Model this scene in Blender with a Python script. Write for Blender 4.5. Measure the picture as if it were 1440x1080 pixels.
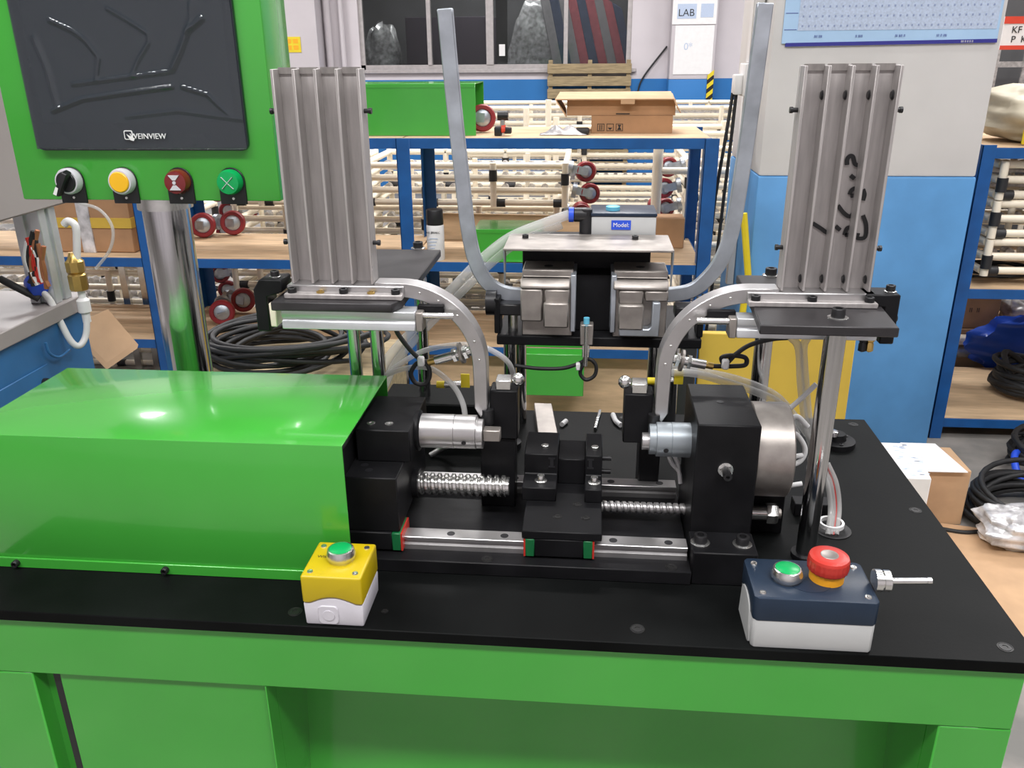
import bpy, bmesh, math, random
from mathutils import Vector, Matrix, Euler
random.seed(11)
for o in list(bpy.data.objects):
    bpy.data.objects.remove(o, do_unlink=True)
S = bpy.context.scene
COL = S.collection
PI = math.pi
# All sizes below are millimetres in the machine's own frame: x along the front edge of its
# table plate, y away from that edge, z up from the plate's top (860 mm above the floor).
YO, ZO = 688.8, 860.0
def W(p): return Vector((p[0], p[1] + YO, p[2] + ZO)) * .001

# ---------------------------------------------------------------- camera
FPX, YAW, PIT, ROL = 1192.34, -.0931249, .3724836, -.0082071
_f = Vector((math.sin(YAW)*math.cos(PIT), math.cos(YAW)*math.cos(PIT), -math.sin(PIT)))
_r = _f.cross(Vector((0, 0, 1))).normalized(); _u = _r.cross(_f)
CR = _r*math.cos(ROL) + _u*math.sin(ROL); CU = -_r*math.sin(ROL) + _u*math.cos(ROL); CF = _f
CAMP = Vector((0, -YO, 540))
cam = bpy.data.cameras.new('camera'); camo = bpy.data.objects.new('camera', cam); COL.objects.link(camo)
cam.sensor_fit = 'HORIZONTAL'; cam.sensor_width = 36; cam.lens = FPX/1440*36; cam.clip_start = .02; cam.clip_end = 200
camo.matrix_world = Matrix(((CR.x, CU.x, -CF.x, 0), (CR.y, CU.y, -CF.y, 0), (CR.z, CU.z, -CF.z, 1.40), (0, 0, 0, 1)))
S.camera = camo
def at(px, py, y=None, z=None, x=None):
    """photo measurement -> a point of the place, at a known depth, height or side distance"""
    d = CR*((px-720)/FPX) + CU*(-(py-540)/FPX) + CF
    if y is not None: t = (y-CAMP.y)/d.y
    elif z is not None: t = (z-CAMP.z)/d.z
    else: t = (x-CAMP.x)/d.x
    return CAMP + d*t

# ---------------------------------------------------------------- world, lamps, exposure
w = bpy.data.worlds.new('hall'); S.world = w; w.use_nodes = True
w.node_tree.nodes['Background'].inputs[0].default_value = (.93, .96, 1, 1)
w.node_tree.nodes['Background'].inputs[1].default_value = .05
def ceiling_lamp(x, y, z, sx, sy, power, rot=(0, 0, 0)):
    l = bpy.data.lights.new('ceiling_lamp', 'AREA'); l.shape = 'RECTANGLE'; l.size = sx; l.size_y = sy
    l.energy = power; l.color = (1, .985, .985)
    o = bpy.data.objects.new('ceiling_lamp', l); COL.objects.link(o); o.location = (x, y, z); o.rotation_euler = rot
LAMPS = [(-2.2, .6, 4.4, 2.4, .35, 25), (1.9, .5, 4.4, 2.4, .35, 25), (-.4, 3.5, 4.4, 2.4, .35, 48), (2.6, 2.2, 4.4, 2.4, .35, 45), (-4.4, 2.4, 4.4, 2.4, .35, 50),
         (-1.5, -1.1, 4.4, 2.4, .5, 82), (1.4, -1.2, 4.4, 2.4, .5, 88),
         (.4, 5.6, 4.4, 2.4, .5, 120), (-5.2, 6.4, 4.4, 2.4, .5, 160), (3.6, 5.5, 4.4, 2.4, .5, 110), (-.8, 9.5, 3.3, 1.8, .3, 75)]  # last entry: unseen lamp added inside the store room to brighten it
for L in LAMPS: ceiling_lamp(*L)
S.view_settings.view_transform = 'Standard'; S.view_settings.look = 'None'
S.view_settings.gamma = 1; S.view_settings.use_curve_mapping = False
S.view_settings.exposure = .68

# ---------------------------------------------------------------- materials
def sr(r, g, b):
    def f(c):
        c /= 255
        return c/12.92 if c <= .04045 else ((c+.055)/1.055)**2.4
    return (f(r), f(g), f(b))
def mat(name, col, rough=.5, metal=0, var=.12, scale=25, bump=0, bscale=120, stretch=None, spec=.5, coat=0, rvar=0, second=None, thr=None):
    m = bpy.data.materials.new(name); m.use_nodes = True; n = m.node_tree; b = n.nodes['Principled BSDF']
    tc = n.nodes.new('ShaderNodeTexCoord'); mp = n.nodes.new('ShaderNodeMapping'); n.links.new(tc.outputs['Object'], mp.inputs[0])
    if stretch: mp.inputs['Scale'].default_value = stretch
    ns = n.nodes.new('ShaderNodeTexNoise'); ns.inputs['Scale'].default_value = scale; ns.inputs['Detail'].default_value = 5
    n.links.new(mp.outputs[0], ns.inputs['Vector'])
    cr = n.nodes.new('ShaderNodeValToRGB'); e = cr.color_ramp.elements
    c2 = second or tuple(min(1, c*(1+var)) for c in col)
    c1 = col if second else tuple(c*(1-var) for c in col)
    e[0].color = (*c1, 1); e[1].color = (*c2, 1)
    e[0].position, e[1].position = thr or (.3, .7)
    n.links.new(ns.outputs['Fac'], cr.inputs[0]); n.links.new(cr.outputs[0], b.inputs['Base Color'])
    b.inputs['Roughness'].default_value = rough; b.inputs['Metallic'].default_value = metal
    b.inputs['Specular IOR Level'].default_value = spec; b.inputs['Coat Weight'].default_value = coat; b.inputs['Coat Roughness'].default_value = .08
    if rvar:
        mr = n.nodes.new('ShaderNodeMapRange'); mr.inputs[3].default_value = max(.02, rough-rvar); mr.inputs[4].default_value = rough+rvar
        n.links.new(ns.outputs['Fac'], mr.inputs[0]); n.links.new(mr.outputs[0], b.inputs['Roughness'])
    if bump:
        n2 = n.nodes.new('ShaderNodeTexNoise'); n2.inputs['Scale'].default_value = bscale; n2.inputs['Detail'].default_value = 4
        n.links.new(mp.outputs[0], n2.inputs['Vector'])
        bp = n.nodes.new('ShaderNodeBump'); bp.inputs['Strength'].default_value = bump; bp.inputs['Distance'].default_value = .002
        n.links.new(n2.outputs['Fac'], bp.inputs['Height']); n.links.new(bp.outputs[0], b.inputs['Normal'])
    return m
def clear(name, col, fac=.75, rough=.12, bump=0, bscale=20, base=None, spec=.5):
    """clear plastic or glass: mostly see-through, with a sharp gloss on top"""
    m = bpy.data.materials.new(name); m.use_nodes = True; n = m.node_tree; b = n.nodes['Principled BSDF']
    tr = n.nodes.new('ShaderNodeBsdfTransparent'); tr.inputs[0].default_value = (*col, 1)
    mx = n.nodes.new('ShaderNodeMixShader'); mx.inputs[0].default_value = fac
    b.inputs['Base Color'].default_value = (*(base or col), 1); b.inputs['Specular IOR Level'].default_value = spec; b.inputs['Roughness'].default_value = rough
    n.links.new(b.outputs[0], mx.inputs[1]); n.links.new(tr.outputs[0], mx.inputs[2])
    n.links.new(mx.outputs[0], n.nodes['Material Output'].inputs['Surface'])
    if bump:
        tc = n.nodes.new('ShaderNodeTexCoord'); n2 = n.nodes.new('ShaderNodeTexNoise'); n2.inputs['Scale'].default_value = bscale; n2.inputs['Detail'].default_value = 3
        n2.inputs['Distortion'].default_value = 1.2
        n.links.new(tc.outputs['Object'], n2.inputs['Vector'])
        bp = n.nodes.new('ShaderNodeBump'); bp.inputs['Strength'].default_value = bump; bp.inputs['Distance'].default_value = .02
        n.links.new(n2.outputs['Fac'], bp.inputs['Height']); n.links.new(bp.outputs[0], b.inputs['Normal'])
    return m
M = dict(
 green=mat('green_paint', (.050, .36, .040), .24, var=.05, scale=6, bump=.03, bscale=300, coat=.6),
 black=mat('black_oxide', (.008, .008, .009), .42, spec=.16, var=.35, scale=18, rvar=.1, bump=.05, bscale=200),
 plate=mat('black_plate', (.0045, .005, .005), .45, spec=.06, var=.4, scale=9, rvar=.12, bump=.05, bscale=260),
 greyplate=mat('glare_grey_plate', (.034, .032, .034), .4, metal=.35, var=.3, scale=20, rvar=.1),  # glare on the black deck plates put into their base grey
 steel=mat('brushed_steel', (.42, .395, .385), .42, metal=.35, var=.14, scale=30, stretch=(6, 6, .6), rvar=.1, bump=.06, bscale=200),
 ground=mat('ground_steel', (.36, .33, .305), .42, metal=.7, var=.2, scale=40, rvar=.1, bump=.06, bscale=150),
 alu=mat('aluminium', (.50, .49, .49), .36, metal=.85, var=.06, scale=40, rvar=.06),
 anod=mat('anodised_aluminium', (.62, .64, .66), .38, metal=.55, var=.05, scale=40),
 galv=mat('galvanised_steel', (.47, .51, .56), .4, metal=.75, var=.18, scale=30, rvar=.12, bump=.05, bscale=60),
 chrome=mat('chrome', (.60, .60, .61), .13, metal=1, var=.12, scale=20, stretch=(20, 20, .5)),
 bolt=mat('black_bolt', (.03, .03, .032), .35, metal=.5, var=.2),
 zinc=mat('zinc', (.72, .72, .70), .22, metal=.95, var=.1, scale=60),
 brass=mat('brass', (.55, .38, .12), .3, metal=.9, var=.15),
 yellow=mat('yellow_plastic', (.50, .37, .004), .35, var=.03),
 white=mat('white_plastic', (.58, .565, .61), .4, var=.03),
 greyp=mat('light_grey_plastic', (.47, .48, .475), .42, var=.03),
 navy=mat('navy_plastic', (.016, .028, .050), .36, spec=.3, var=.08, scale=30, bump=.04, bscale=500),
 gbtn=mat('green_button', (.0, .33, .085), .3, var=.05),
 red=mat('red_plastic', (.47, .03, .02), .35, var=.06),
 dred=mat('dark_red_lens', (.17, .012, .014), .2, var=.1, coat=.4),
 ybtn=mat('yellow_button', (.86, .46, .015), .35, var=.03),
 orange=mat('orange_collar', (.85, .38, .02), .4, var=.04),
 capgreen=mat('green_end_cap', (.005, .12, .035), .45, var=.1),
 blackp=mat('black_plastic', (.012, .012, .014), .4, var=.2),
 rubber=mat('black_rubber', (.013, .013, .014), .6, var=.3),
 screen=mat('screen_glass', (.034, .045, .056), .16, var=.12, scale=8, coat=.4),
 bezel=mat('screen_bezel', (.014, .018, .027), .25, var=.1, coat=.3),
 print=mat('white_print', (.75, .75, .75), .5, var=.02),
 ink=mat('black_ink', (.012, .012, .013), .5, var=.1),
 bluep=mat('blue_plastic', (.02, .08, .62), .4, var=.05),
 lblue=mat('light_blue_knob', (.12, .45, .62), .4, var=.05),
 wtube=mat('white_tube', (.74, .74, .74), .4, var=.04),
 rackblue=mat('blue_rack_paint', (.008, .09, .30), .42, var=.15, scale=14),
 machblue=mat('blue_machine_paint', (.03, .15, .36), .45, var=.1, scale=10),
 wood=mat('raw_board', (.58, .41, .25), .7, var=.2, scale=7, stretch=(1, 6, 6), bump=.15, bscale=80),
 kraft=mat('kraft_cardboard', (.40, .225, .115), .8, var=.12, scale=12, bump=.08, bscale=60),
 kraftl=mat('light_kraft_cardboard', (.52, .33, .19), .8, var=.1, scale=12, bump=.08, bscale=60),
 cream=mat('cream_pipe', (.95, .86, .70), .38, var=.05, scale=12),
 joint=mat('black_joint', (.02, .02, .022), .5, var=.2),
 redwheel=mat('red_wheel', (.25, .018, .022), .4, var=.15),
 track=mat('roller_track', (.55, .53, .52), .38, metal=.6, var=.3, scale=60),
 pallet=mat('old_pallet_wood', (.30, .23, .13), .8, var=.3, scale=9, stretch=(1, 8, 8), bump=.25, bscale=70),
 ywood=mat('yellow_board', (.60, .40, .055), .55, var=.08, scale=8),
 paper=mat('paper', (.78, .77, .77), .7, var=.03),
 calblue=mat('calendar_blue', (.38, .56, .78), .6, var=.05, scale=8),
 calgrey=mat('calendar_grid', (.45, .53, .68), .6, var=.12, scale=160),
 calnavy=mat('calendar_navy', (.03, .03, .25), .5, var=.05),
 signred=mat('sign_red', (.65, .06, .03), .5, var=.05),
 wrap=mat('crinkled_film', (.56, .55, .56), .22, metal=.2, var=.5, scale=22, bump=1, bscale=30),
 bluebag=mat('blue_bag', (.008, .06, .42), .35, var=.2, scale=9, bump=.6, bscale=14),
 fridge=mat('pale_bundle', (.55, .50, .38), .5, var=.25, scale=5, bump=.5, bscale=10),
 alframe=mat('window_frame', (.45, .42, .42), .45, metal=.4, var=.1),
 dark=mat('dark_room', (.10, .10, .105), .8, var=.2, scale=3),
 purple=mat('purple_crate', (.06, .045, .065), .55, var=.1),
 tpink=mat('tarp_red', (.60, .16, .19), .6, var=.15), tblue=mat('tarp_blue', (.10, .13, .22), .6, var=.15), tgrey=mat('tarp_grey', (.42, .40, .42), .6, var=.1),
 tapey=mat('tape_yellow', (.7, .55, .02), .5, var=.05),
 tube=clear('clear_hose', (.86, .86, .85), .68, .08), film=clear('protective_film', (.95, .97, .99), .5, .1, 0, 12, (.045, .055, .065), 1.0), pane=clear('window_pane', (.9, .93, .92), .6, .04, base=(.02, .02, .02)),
 anodb=mat('blue_grey_anodised', (.30, .335, .36), .4, metal=.5, var=.05), screwring=mat('blackened_screw', (.025, .025, .025), .4, metal=.6, var=.2), calmid=mat('calendar_ink', (.26, .32, .50), .6, var=.05), ceil=mat('ceiling_sheet', (.50, .50, .50), .8, var=.06, scale=1),
 greymach=mat('grey_enclosure', (.33, .30, .29), .45, var=.06, scale=6),
 redtube=mat('red_tube', (.5, .03, .02), .4, var=.05), skin=mat('copper_wire', (.5, .2, .1), .4, metal=.6),
)
# painted plaster: white with scuffs above, blue below are separate surfaces
M['wallwhite'] = mat('white_plaster', (.70, .685, .675), .75, var=.07, scale=3, bump=.2, bscale=25)
M['wallblue'] = mat('blue_plaster', (.10, .30, .60), .6, var=.13, scale=5, bump=.25, bscale=22)
M['farblue'] = mat('blue_wall_paint', (.014, .15, .42), .6, var=.1, scale=2, bump=.15, bscale=22)
M['farwhite'] = mat('lilac_white_plaster', (.58, .54, .565), .75, var=.06, scale=2, bump=.15, bscale=25)
M['concrete'] = mat('concrete_floor', (.16, .155, .145), .75, var=.35, scale=5, bump=.3, bscale=40, second=(.34, .31, .28), thr=(.35, .75))

# ---------------------------------------------------------------- mesh helpers
BASE = {}
class MB:
    def __init__(s): s.v = []; s.f = []
    def add(s, vs, fs):
        o = len(s.v); s.v += [Vector(v) for v in vs]; s.f += [tuple(i+o for i in f) for f in fs]; return s
    def hexa(s, p):  # 4 bottom, 4 top
        return s.add(p, [(3, 2, 1, 0), (4, 5, 6, 7), (0, 1, 5, 4), (1, 2, 6, 5), (2, 3, 7, 6), (3, 0, 4, 7)])
    def box(s, x0, x1, y0, y1, z0, z1):
        return s.hexa([(x0, y0, z0), (x1, y0, z0), (x1, y1, z0), (x0, y1, z0), (x0, y0, z1), (x1, y0, z1), (x1, y1, z1), (x0, y1, z1)])
    def prism(s, pts, ax, a, b):
        f = {'x': lambda p, t: (t, p[0], p[1]), 'y': lambda p, t: (p[0], t, p[1]), 'z': lambda p, t: (p[0], p[1], t)}[ax]
        n = len(pts)
        return s.add([f(p, a) for p in pts]+[f(p, b) for p in pts], [tuple(range(n)), tuple(range(2*n-1, n-1, -1))]+[(i, n+i, n+(i+1) % n, (i+1) % n) for i in range(n)])
    def rev(s, p0, ax, prof, seg=20):
        a = Vector(ax).normalized(); u = a.orthogonal().normalized(); v = a.cross(u); p0 = Vector(p0); vs = []; fs = []; ring = []
        for r, h in prof:
            if r <= 1e-6: ring.append([len(vs)]); vs.append(p0+a*h)
            else:
                ring.append(list(range(len(vs), len(vs)+seg)))
                vs += [p0+a*h+(u*math.cos(2*PI*k/seg)+v*math.sin(2*PI*k/seg))*r for k in range(seg)]
        for A, B in zip(ring, ring[1:]):
            for k in range(seg):
                k2 = (k+1) % seg
                q = [A[k % len(A)], A[k2 % len(A)], B[k2 % len(B)], B[k % len(B)]]
                q2 = []
                for i in q:
                    if i not in q2: q2.append(i)
                if len(q2) > 2: fs.append(tuple(q2))
        return s.add(vs, fs)
    def cyl(s, p0, p1, r, seg=20, r2=None):
        d = Vector(p1)-Vector(p0); L = d.length
        return s.rev(p0, d, [(0, 0), (r, 0), (r if r2 is None else r2, L), (0, L)], seg)
    def pipe(s, p0, p1, r, ri, seg=20):
        d = Vector(p1)-Vector(p0); L = d.length
        return s.rev(p0, d, [(ri, 0), (r, 0), (r, L), (ri, L), (ri, 0)], seg)
    def sph(s, c, r, seg=16, ax=(0, 0, 1), k=1):
        n = seg//2
        return s.rev(c, ax, [(max(0, r*math.sin(PI*i/n)) if 0 < i < n else 0, -r*k*math.cos(PI*i/n)) for i in range(n+1)], seg)
    def tube(s, pts, r, seg=8, sq=None, closed=False):
        P = [Vector(p) for p in pts]; n = len(P); vs = []; fs = []; u = None
        for i in range(n):
            t = ((P[(i+1) % n]-P[i-1]) if closed or 0 < i < n-1 else (P[1]-P[0] if i == 0 else P[-1]-P[-2])).normalized()
            if u is None: u = (Vector(sq[2]) if sq else t.orthogonal())
            u = (u-t*u.dot(t)).normalized(); v = t.cross(u)
            rr = r[i] if isinstance(r, (list, tuple)) else r
            if sq: vs += [P[i]+u*a*sq[0]/2+v*b*sq[1]/2 for a, b in ((-1, -1), (1, -1), (1, 1), (-1, 1))]
            else: vs += [P[i]+(u*math.cos(2*PI*k/seg)+v*math.sin(2*PI*k/seg))*rr for k in range(seg)]
        m = 4 if sq else seg
        for i in range(n if closed else n-1):
            j = (i+1) % n
            for k in range(m): fs.append((i*m+k, i*m+(k+1) % m, j*m+(k+1) % m, j*m+k))
        if not closed: fs += [tuple(range(m-1, -1, -1)), tuple(range((n-1)*m, n*m))]
        return s.add(vs, fs)
    def grid(s, fn, nu, nv):
        o = [fn(i/nu, j/nv) for j in range(nv+1) for i in range(nu+1)]
        return s.add(o, [(j*(nu+1)+i, j*(nu+1)+i+1, (j+1)*(nu+1)+i+1, (j+1)*(nu+1)+i) for j in range(nv) for i in range(nu)])
    def mesh(s, name, m, bevel=0, seg=1, origin=None, angle=38, solid=0):
        me = bpy.data.meshes.new(name); o = origin or Vector((0, 0, 0))
        me.from_pydata([(v*.001 if origin is None else W(v)-o) for v in s.v], [], s.f)
        bm = bmesh.new(); bm.from_mesh(me)
        if not solid: bmesh.ops.recalc_face_normals(bm, faces=bm.faces)
        if bevel:
            es = [e for e in bm.edges if len(e.link_faces) == 2 and e.calc_face_angle(0) > .6]
            bmesh.ops.bevel(bm, geom=es, offset=bevel*.001, segments=seg, profile=.5, affect='EDGES', clamp_overlap=True)
        bm.to_mesh(me); bm.free()
        me.polygons.foreach_set('use_smooth', [True]*len(me.polygons)); me.set_sharp_from_angle(angle=math.radians(angle))
        me.materials.append(M[m] if isinstance(m, str) else m); return me
    def build(s, name, m, parent=None, bevel=0, seg=1, angle=38, solid=0):
        if parent is None:
            xs = [v.x for v in s.v]; ys = [v.y for v in s.v]; zs = [v.z for v in s.v]
            b = W(((min(xs)+max(xs))/2, (min(ys)+max(ys))/2, min(zs)))
        else: b = BASE[parent.name]
        me = s.mesh(name, m, bevel, seg, b, angle, solid)
        o = bpy.data.objects.new(name, me); COL.objects.link(o)
        if parent is None: o.location = b
        else: o.parent = parent
        BASE[o.name] = b
        if solid:
            md = o.modifiers.new('thickness', 'SOLIDIFY'); md.thickness = solid*.001; md.offset = 0
        return o
def thing(name, label, cat, loc, group=None):
    o = bpy.data.objects.new(name, None); COL.objects.link(o); o.location = W(loc); o.empty_display_size = .05
    BASE[o.name] = W(loc); return tag(o, label, cat, group)
def tag(o, label, cat, group=None):
    o['label'] = label; o['category'] = cat
    if group: o['group'] = group
    return o
def struct(o): o['kind'] = 'structure'; return o
def put(name, me, parent, p, rot=None, scale=None):
    o = bpy.data.objects.new(name, me); COL.objects.link(o)
    o.parent = parent; o.location = W(p)-BASE[parent.name]; BASE[o.name] = W(p)
    if rot is not None: o.rotation_euler = rot
    if scale is not None: o.scale = scale
    return o
def text_mesh(body, size, m, ext=.15):
    c = bpy.data.curves.new('lettering', 'FONT'); c.body = body; c.size = size*.001; c.extrude = ext*.001; c.align_x = 'CENTER'; c.align_y = 'CENTER'
    t = bpy.data.objects.new('lettering', c); COL.objects.link(t)
    bpy.context.view_layer.update(); dg = bpy.context.evaluated_depsgraph_get()
    me = bpy.data.meshes.new_from_object(t.evaluated_get(dg)); bpy.data.objects.remove(t, do_unlink=True); bpy.data.curves.remove(c)
    me.materials.clear(); me.materials.append(M[m]); return me
def smooth_path(pts, n=8):
    P = [Vector(p) for p in pts]; P = [P[0]*2-P[1]]+P+[P[-1]*2-P[-2]]; out = []
    for i in range(1, len(P)-2):
        a, b, c, d = P[i-1:i+3]
        for k in range(n):
            t = k/n
            out.append(.5*((2*b)+(c-a)*t+(2*a-5*b+4*c-d)*t*t+(3*b-a-3*c+d)*t**3))
    out.append(P[-2]); return out
FRONT = (PI/2, 0, 0)      # lettering that faces the front
_cache = {}
def bolt_me(r, h, m='bolt'):
    k = (r, h, m)
    if k not in _cache:
        b = MB().rev((0, 0, 0), (0, 0, 1), [(0, 0), (r, 0), (r, h*.9), (r*.9, h), (r*.55, h), (r*.5, h*.45), (0, h*.45)], 14); _cache[k] = b.mesh('socket_screw', m)
    return _cache[k]
def washer_me(r, h=1.2):
    k = ('w', r, h)
    if k not in _cache: _cache[k] = MB().rev((0, 0, 0), (0, 0, 1), [(0, 0), (r, 0), (r, h*.7), (r*.9, h), (0, h)], 18).mesh('washer', 'zinc')
    return _cache[k]
def flush_me():
    if 'fl' not in _cache:
        _cache['fl'] = MB().rev((0, 0, 0), (0, 0, 1), [(7.5, 0), (7.3, .5), (6.6, .5), (6.3, .12), (5.7, .12), (5.5, .6), (2.8, .6), (2.6, .15), (0, .15)], 18).mesh('flush_screw', 'screwring')
    return _cache['fl']
def bolt(parent, p, r=5, h=6, washer=0, m='bolt', rot=None):
    if washer:
        wv = put('washer', washer_me(washer), parent, p, rot)
        off = Vector((0, 0, 1.2))
        if rot is not None: off = Euler(rot).to_matrix() @ off
        p = Vector(p)+off
    return put('socket_screw', bolt_me(r, h, m), parent, p, rot)
def dup(root, delta, label=None, group=None):
    """copy of a thing with its parts and sub-parts, moved by delta (mm)"""
    r = root.copy(); COL.objects.link(r); r.location = root.location+Vector(delta)*.001; BASE[r.name] = BASE[root.name]+Vector(delta)*.001
    if label: r['label'] = label
    if group: r['group'] = group
    for ch in list(root.children):
        c = ch.copy(); COL.objects.link(c); c.parent = r
        for g in list(ch.children):
            d = g.copy(); COL.objects.link(d); d.parent = c
    return r

# ================================================================ the setting
FZ = -860
struct(MB().box(-9000, 9000, -5000, 10500, FZ-40, FZ).build('floor', 'concrete'))
def two_tone(name, x0, x1, y0, y1, zs, ztop, mw, mb, proud=2):
    wv = struct(MB().box(x0, x1, y0, y1, zs, ztop).build(name, mw, bevel=8, seg=2))
    MB().box(x0-proud, x1+proud, y0-proud, y1+proud, FZ, zs).build('painted_dado', mb, wv, bevel=8, seg=2)
    return wv
b = MB(); WX0, WX1, WZ0, WZ1, WY = -2400, 365, 385, 1800, 8500
b.box(-9000, WX0, WY, WY+200, 285, 4200).box(WX1, 9000, WY, WY+200, 285, 4200).box(WX0, WX1, WY, WY+200, 285, WZ0).box(WX0, WX1, WY, WY+200, WZ1, 4200)
wall = struct(b.build('wall_back', 'farwhite'))
MB().box(-9000, 9000, WY-4, WY+200, FZ, 285).build('painted_dado', 'farblue', wall)
two_tone('wall_pier_right', 735, 1165, 8250, 8494, 285, 4200, 'farwhite', 'farblue')
two_tone('wall_pier_left', -3240, -2760, 8250, 8494, 285, 4200, 'farwhite', 'farblue')
pil = two_tone('wall_pillar', 562, 1262, 2285, 2900, 147, 3300, 'wallwhite', 'wallblue', 3)
# window: frame, mullions, one pane per field
win = struct(MB().box(WX0, WX1, WY+20, WY+70, WZ0, WZ0+45).box(WX0, WX1, WY+20, WY+70, WZ1-45, WZ1).box(WX0, WX0+45, WY+20, WY+70, WZ0, WZ1).box(WX1-45, WX1, WY+20, WY+70, WZ0, WZ1).build('window_1', 'alframe'))
MB().box(WX0-60, WX1+60, WY-40, WY+20, WZ0-35, WZ0).build('window_sill', 'alframe', win, 4)
mx = [WX0+45, -1677, -1040, -289, WX1-45]
for x in mx[1:4]: MB().box(x-(22 if x != -1040 else 55), x+22, WY+10, WY+72, WZ0+40, WZ1-40).build('mullion', 'alframe', win, 3)
for i in range(4): MB().box(mx[i], mx[i+1], WY+40, WY+45, WZ0+40, WZ1-40).build('pane', 'pane', win)
MB().box(-995, -880, WY+46, WY+60, WZ0+60, WZ1-60).build('sash_rail', 'dark', win)
MB().box(-965, -905, WY+34, WY+39, 510, 620).build('paper_slip', 'paper', win)
# the dim store room behind the window
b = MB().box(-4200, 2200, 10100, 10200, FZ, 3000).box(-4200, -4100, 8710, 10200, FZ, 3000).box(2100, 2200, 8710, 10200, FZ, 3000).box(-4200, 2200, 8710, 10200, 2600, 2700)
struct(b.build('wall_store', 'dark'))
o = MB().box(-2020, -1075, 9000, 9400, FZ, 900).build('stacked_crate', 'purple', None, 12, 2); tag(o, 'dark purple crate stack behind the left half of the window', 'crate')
def bundle(name, label, cat, c, rx, ry, rz, m, amp=.12, seed=0, n=26):
    rnd = random.Random(seed); ph = [rnd.uniform(0, 6) for _ in range(8)]
    def fn(u, v):
        a = 2*PI*u; e = PI*(v-.5); k = 1+amp*(math.sin(3*a+ph[0])*math.sin(4*e+ph[1])+.6*math.sin(7*a+ph[2]+3*e)+.4*math.sin(11*e+ph[3]+2*a))
        sx = abs(math.cos(a))**.6*math.copysign(1, math.cos(a)); sy = abs(math.sin(a))**.6*math.copysign(1, math.sin(a))
        ce = math.cos(e)**.5 if math.cos(e) > 0 else 0
        return (c[0]+rx*sx*ce*k, c[1]+ry*sy*ce*k, max(c[2], c[2]+rz*(.5+.5*math.sin(e))*(1+.4*(k-1))))
    o = MB().grid(fn, n, n).build(name, m, angle=60); return tag(o, label, cat)
bundle('wrapped_bundle', 'silvery film wrapped bundle behind the middle window pane', 'bundle', (-600, 9300, FZ), 330, 250, 1900, 'wrap', .06, 3, 30)
bundle('wrapped_bundle', 'narrow film wrapped bundle at the left edge of the window', 'bundle', (-2330, 9300, FZ), 220, 200, 1680, 'wrap', .06, 5, 26)
t = thing('striped_tarpaulin', 'red, grey and dark blue striped tarpaulin behind the right window pane', 'tarpaulin', (60, 9000, FZ))
for i in range(9):
    x0 = -420+i*105; mm = ['tgrey', 'tblue', 'tgrey', 'tpink', 'tblue', 'tpink', 'tgrey', 'tpink', 'tblue'][i]
    MB().hexa([(x0+260, 8900, FZ), (x0+365, 8900, FZ), (x0+365, 8960, FZ), (x0+260, 8960, FZ), (x0-250, 9000, 1500-i*60), (x0-145, 9000, 1440-i*60), (x0-145, 9060, 1440-i*60), (x0-250, 9060, 1500-i*60)]).build('stripe', mm, t, 6)
# the rest of the hall, out of view: far sides, the wall behind the camera and the roof
for n_, bx_ in (('wall_left', (-9000, -8800, -5000, 10500, FZ, 4200)), ('wall_right', (8800, 9000, -5000, 10500, FZ, 4200)), ('wall_front', (-9000, 9000, -5000, -4800, FZ, 4200))): struct(MB().box(*bx_).build(n_, 'farwhite'))
roof = struct(MB().box(-9000, 9000, -5000, 10500, 4200, 4300).build('ceiling', 'ceil'))
for i in range(6): MB().box(-9000, 9000, -4000+i*2600, -3880+i*2600, 4000, 4200).build('roof_beam', 'alframe', roof)
# pier details
t = thing('fire_sticker', 'yellow and red warning sticker on the left pier', 'sticker', (-3000, 8244, 560))
MB().box(-3100, -2935, 8244, 8249, 560, 705).build('yellow_field', 'tapey', t); MB().box(-3140, -3100, 8244, 8249, 560, 705).build('red_field', 'signred', t)
dots = MB()
for i in (0, 1):
    for j in (0, 1): dots.box(-3080+i*70, -3030+i*70, 8242.5, 8244, 585+j*60, 625+j*60)
dots.build('printed_marks', 'orange', t)
for k, x in enumerate((-2705, -2560)):
    o = MB().cyl((x, 8455, 285), (x, 8455, 2600), 35-10*k, 16).build('wall_conduit', 'farwhite'); tag(o, ['thick pale conduit running up beside the left pier', 'thin pale conduit nearest the left window edge'][k], 'conduit')
t = thing('warning_tape', 'yellow and black striped warning tape on the right pier edge', 'tape', (1168, 8244, FZ))
for i in range(14):
    z0 = FZ+20+i*86; MB().hexa([(1105, 8240, z0), (1166, 8240, z0+50), (1166, 8246, z0+50), (1105, 8246, z0), (1105, 8240, z0+43), (1166, 8240, z0+93), (1166, 8246, z0+93), (1105, 8246, z0+43)]).build('yellow_stripe', 'tapey', t)
MB().box(1104, 1168, 8243, 8247, FZ+10, 320).build('black_backing', 'blackp', t)
t = thing('paper_notice', 'paper notice with a dark logo on the right pier', 'notice', (870, 8244, 1000))
MB().box(735, 1150, 8240, 8247, 780, 1250).build('sheet', 'paper', t); MB().box(780, 960, 8238, 8240, 830, 960).build('printed_block', 'calgrey', t); MB().box(1000, 1120, 8238, 8240, 840, 960).build('printed_block', 'calgrey', t)
put('lettering', text_mesh('LAB', 90, 'ink'), t, (865, 8237, 880), FRONT)
t = thing('wall_sheet', 'blank lined sheet stuck to the right pier below the notice', 'notice', (920, 8246, 330))
MB().box(770, 1140, 8243, 8248, 330, 770).build('sheet', 'paper', t); put('lettering', text_mesh('0*', 90, 'calgrey'), t, (900, 8242, 580), FRONT)
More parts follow.
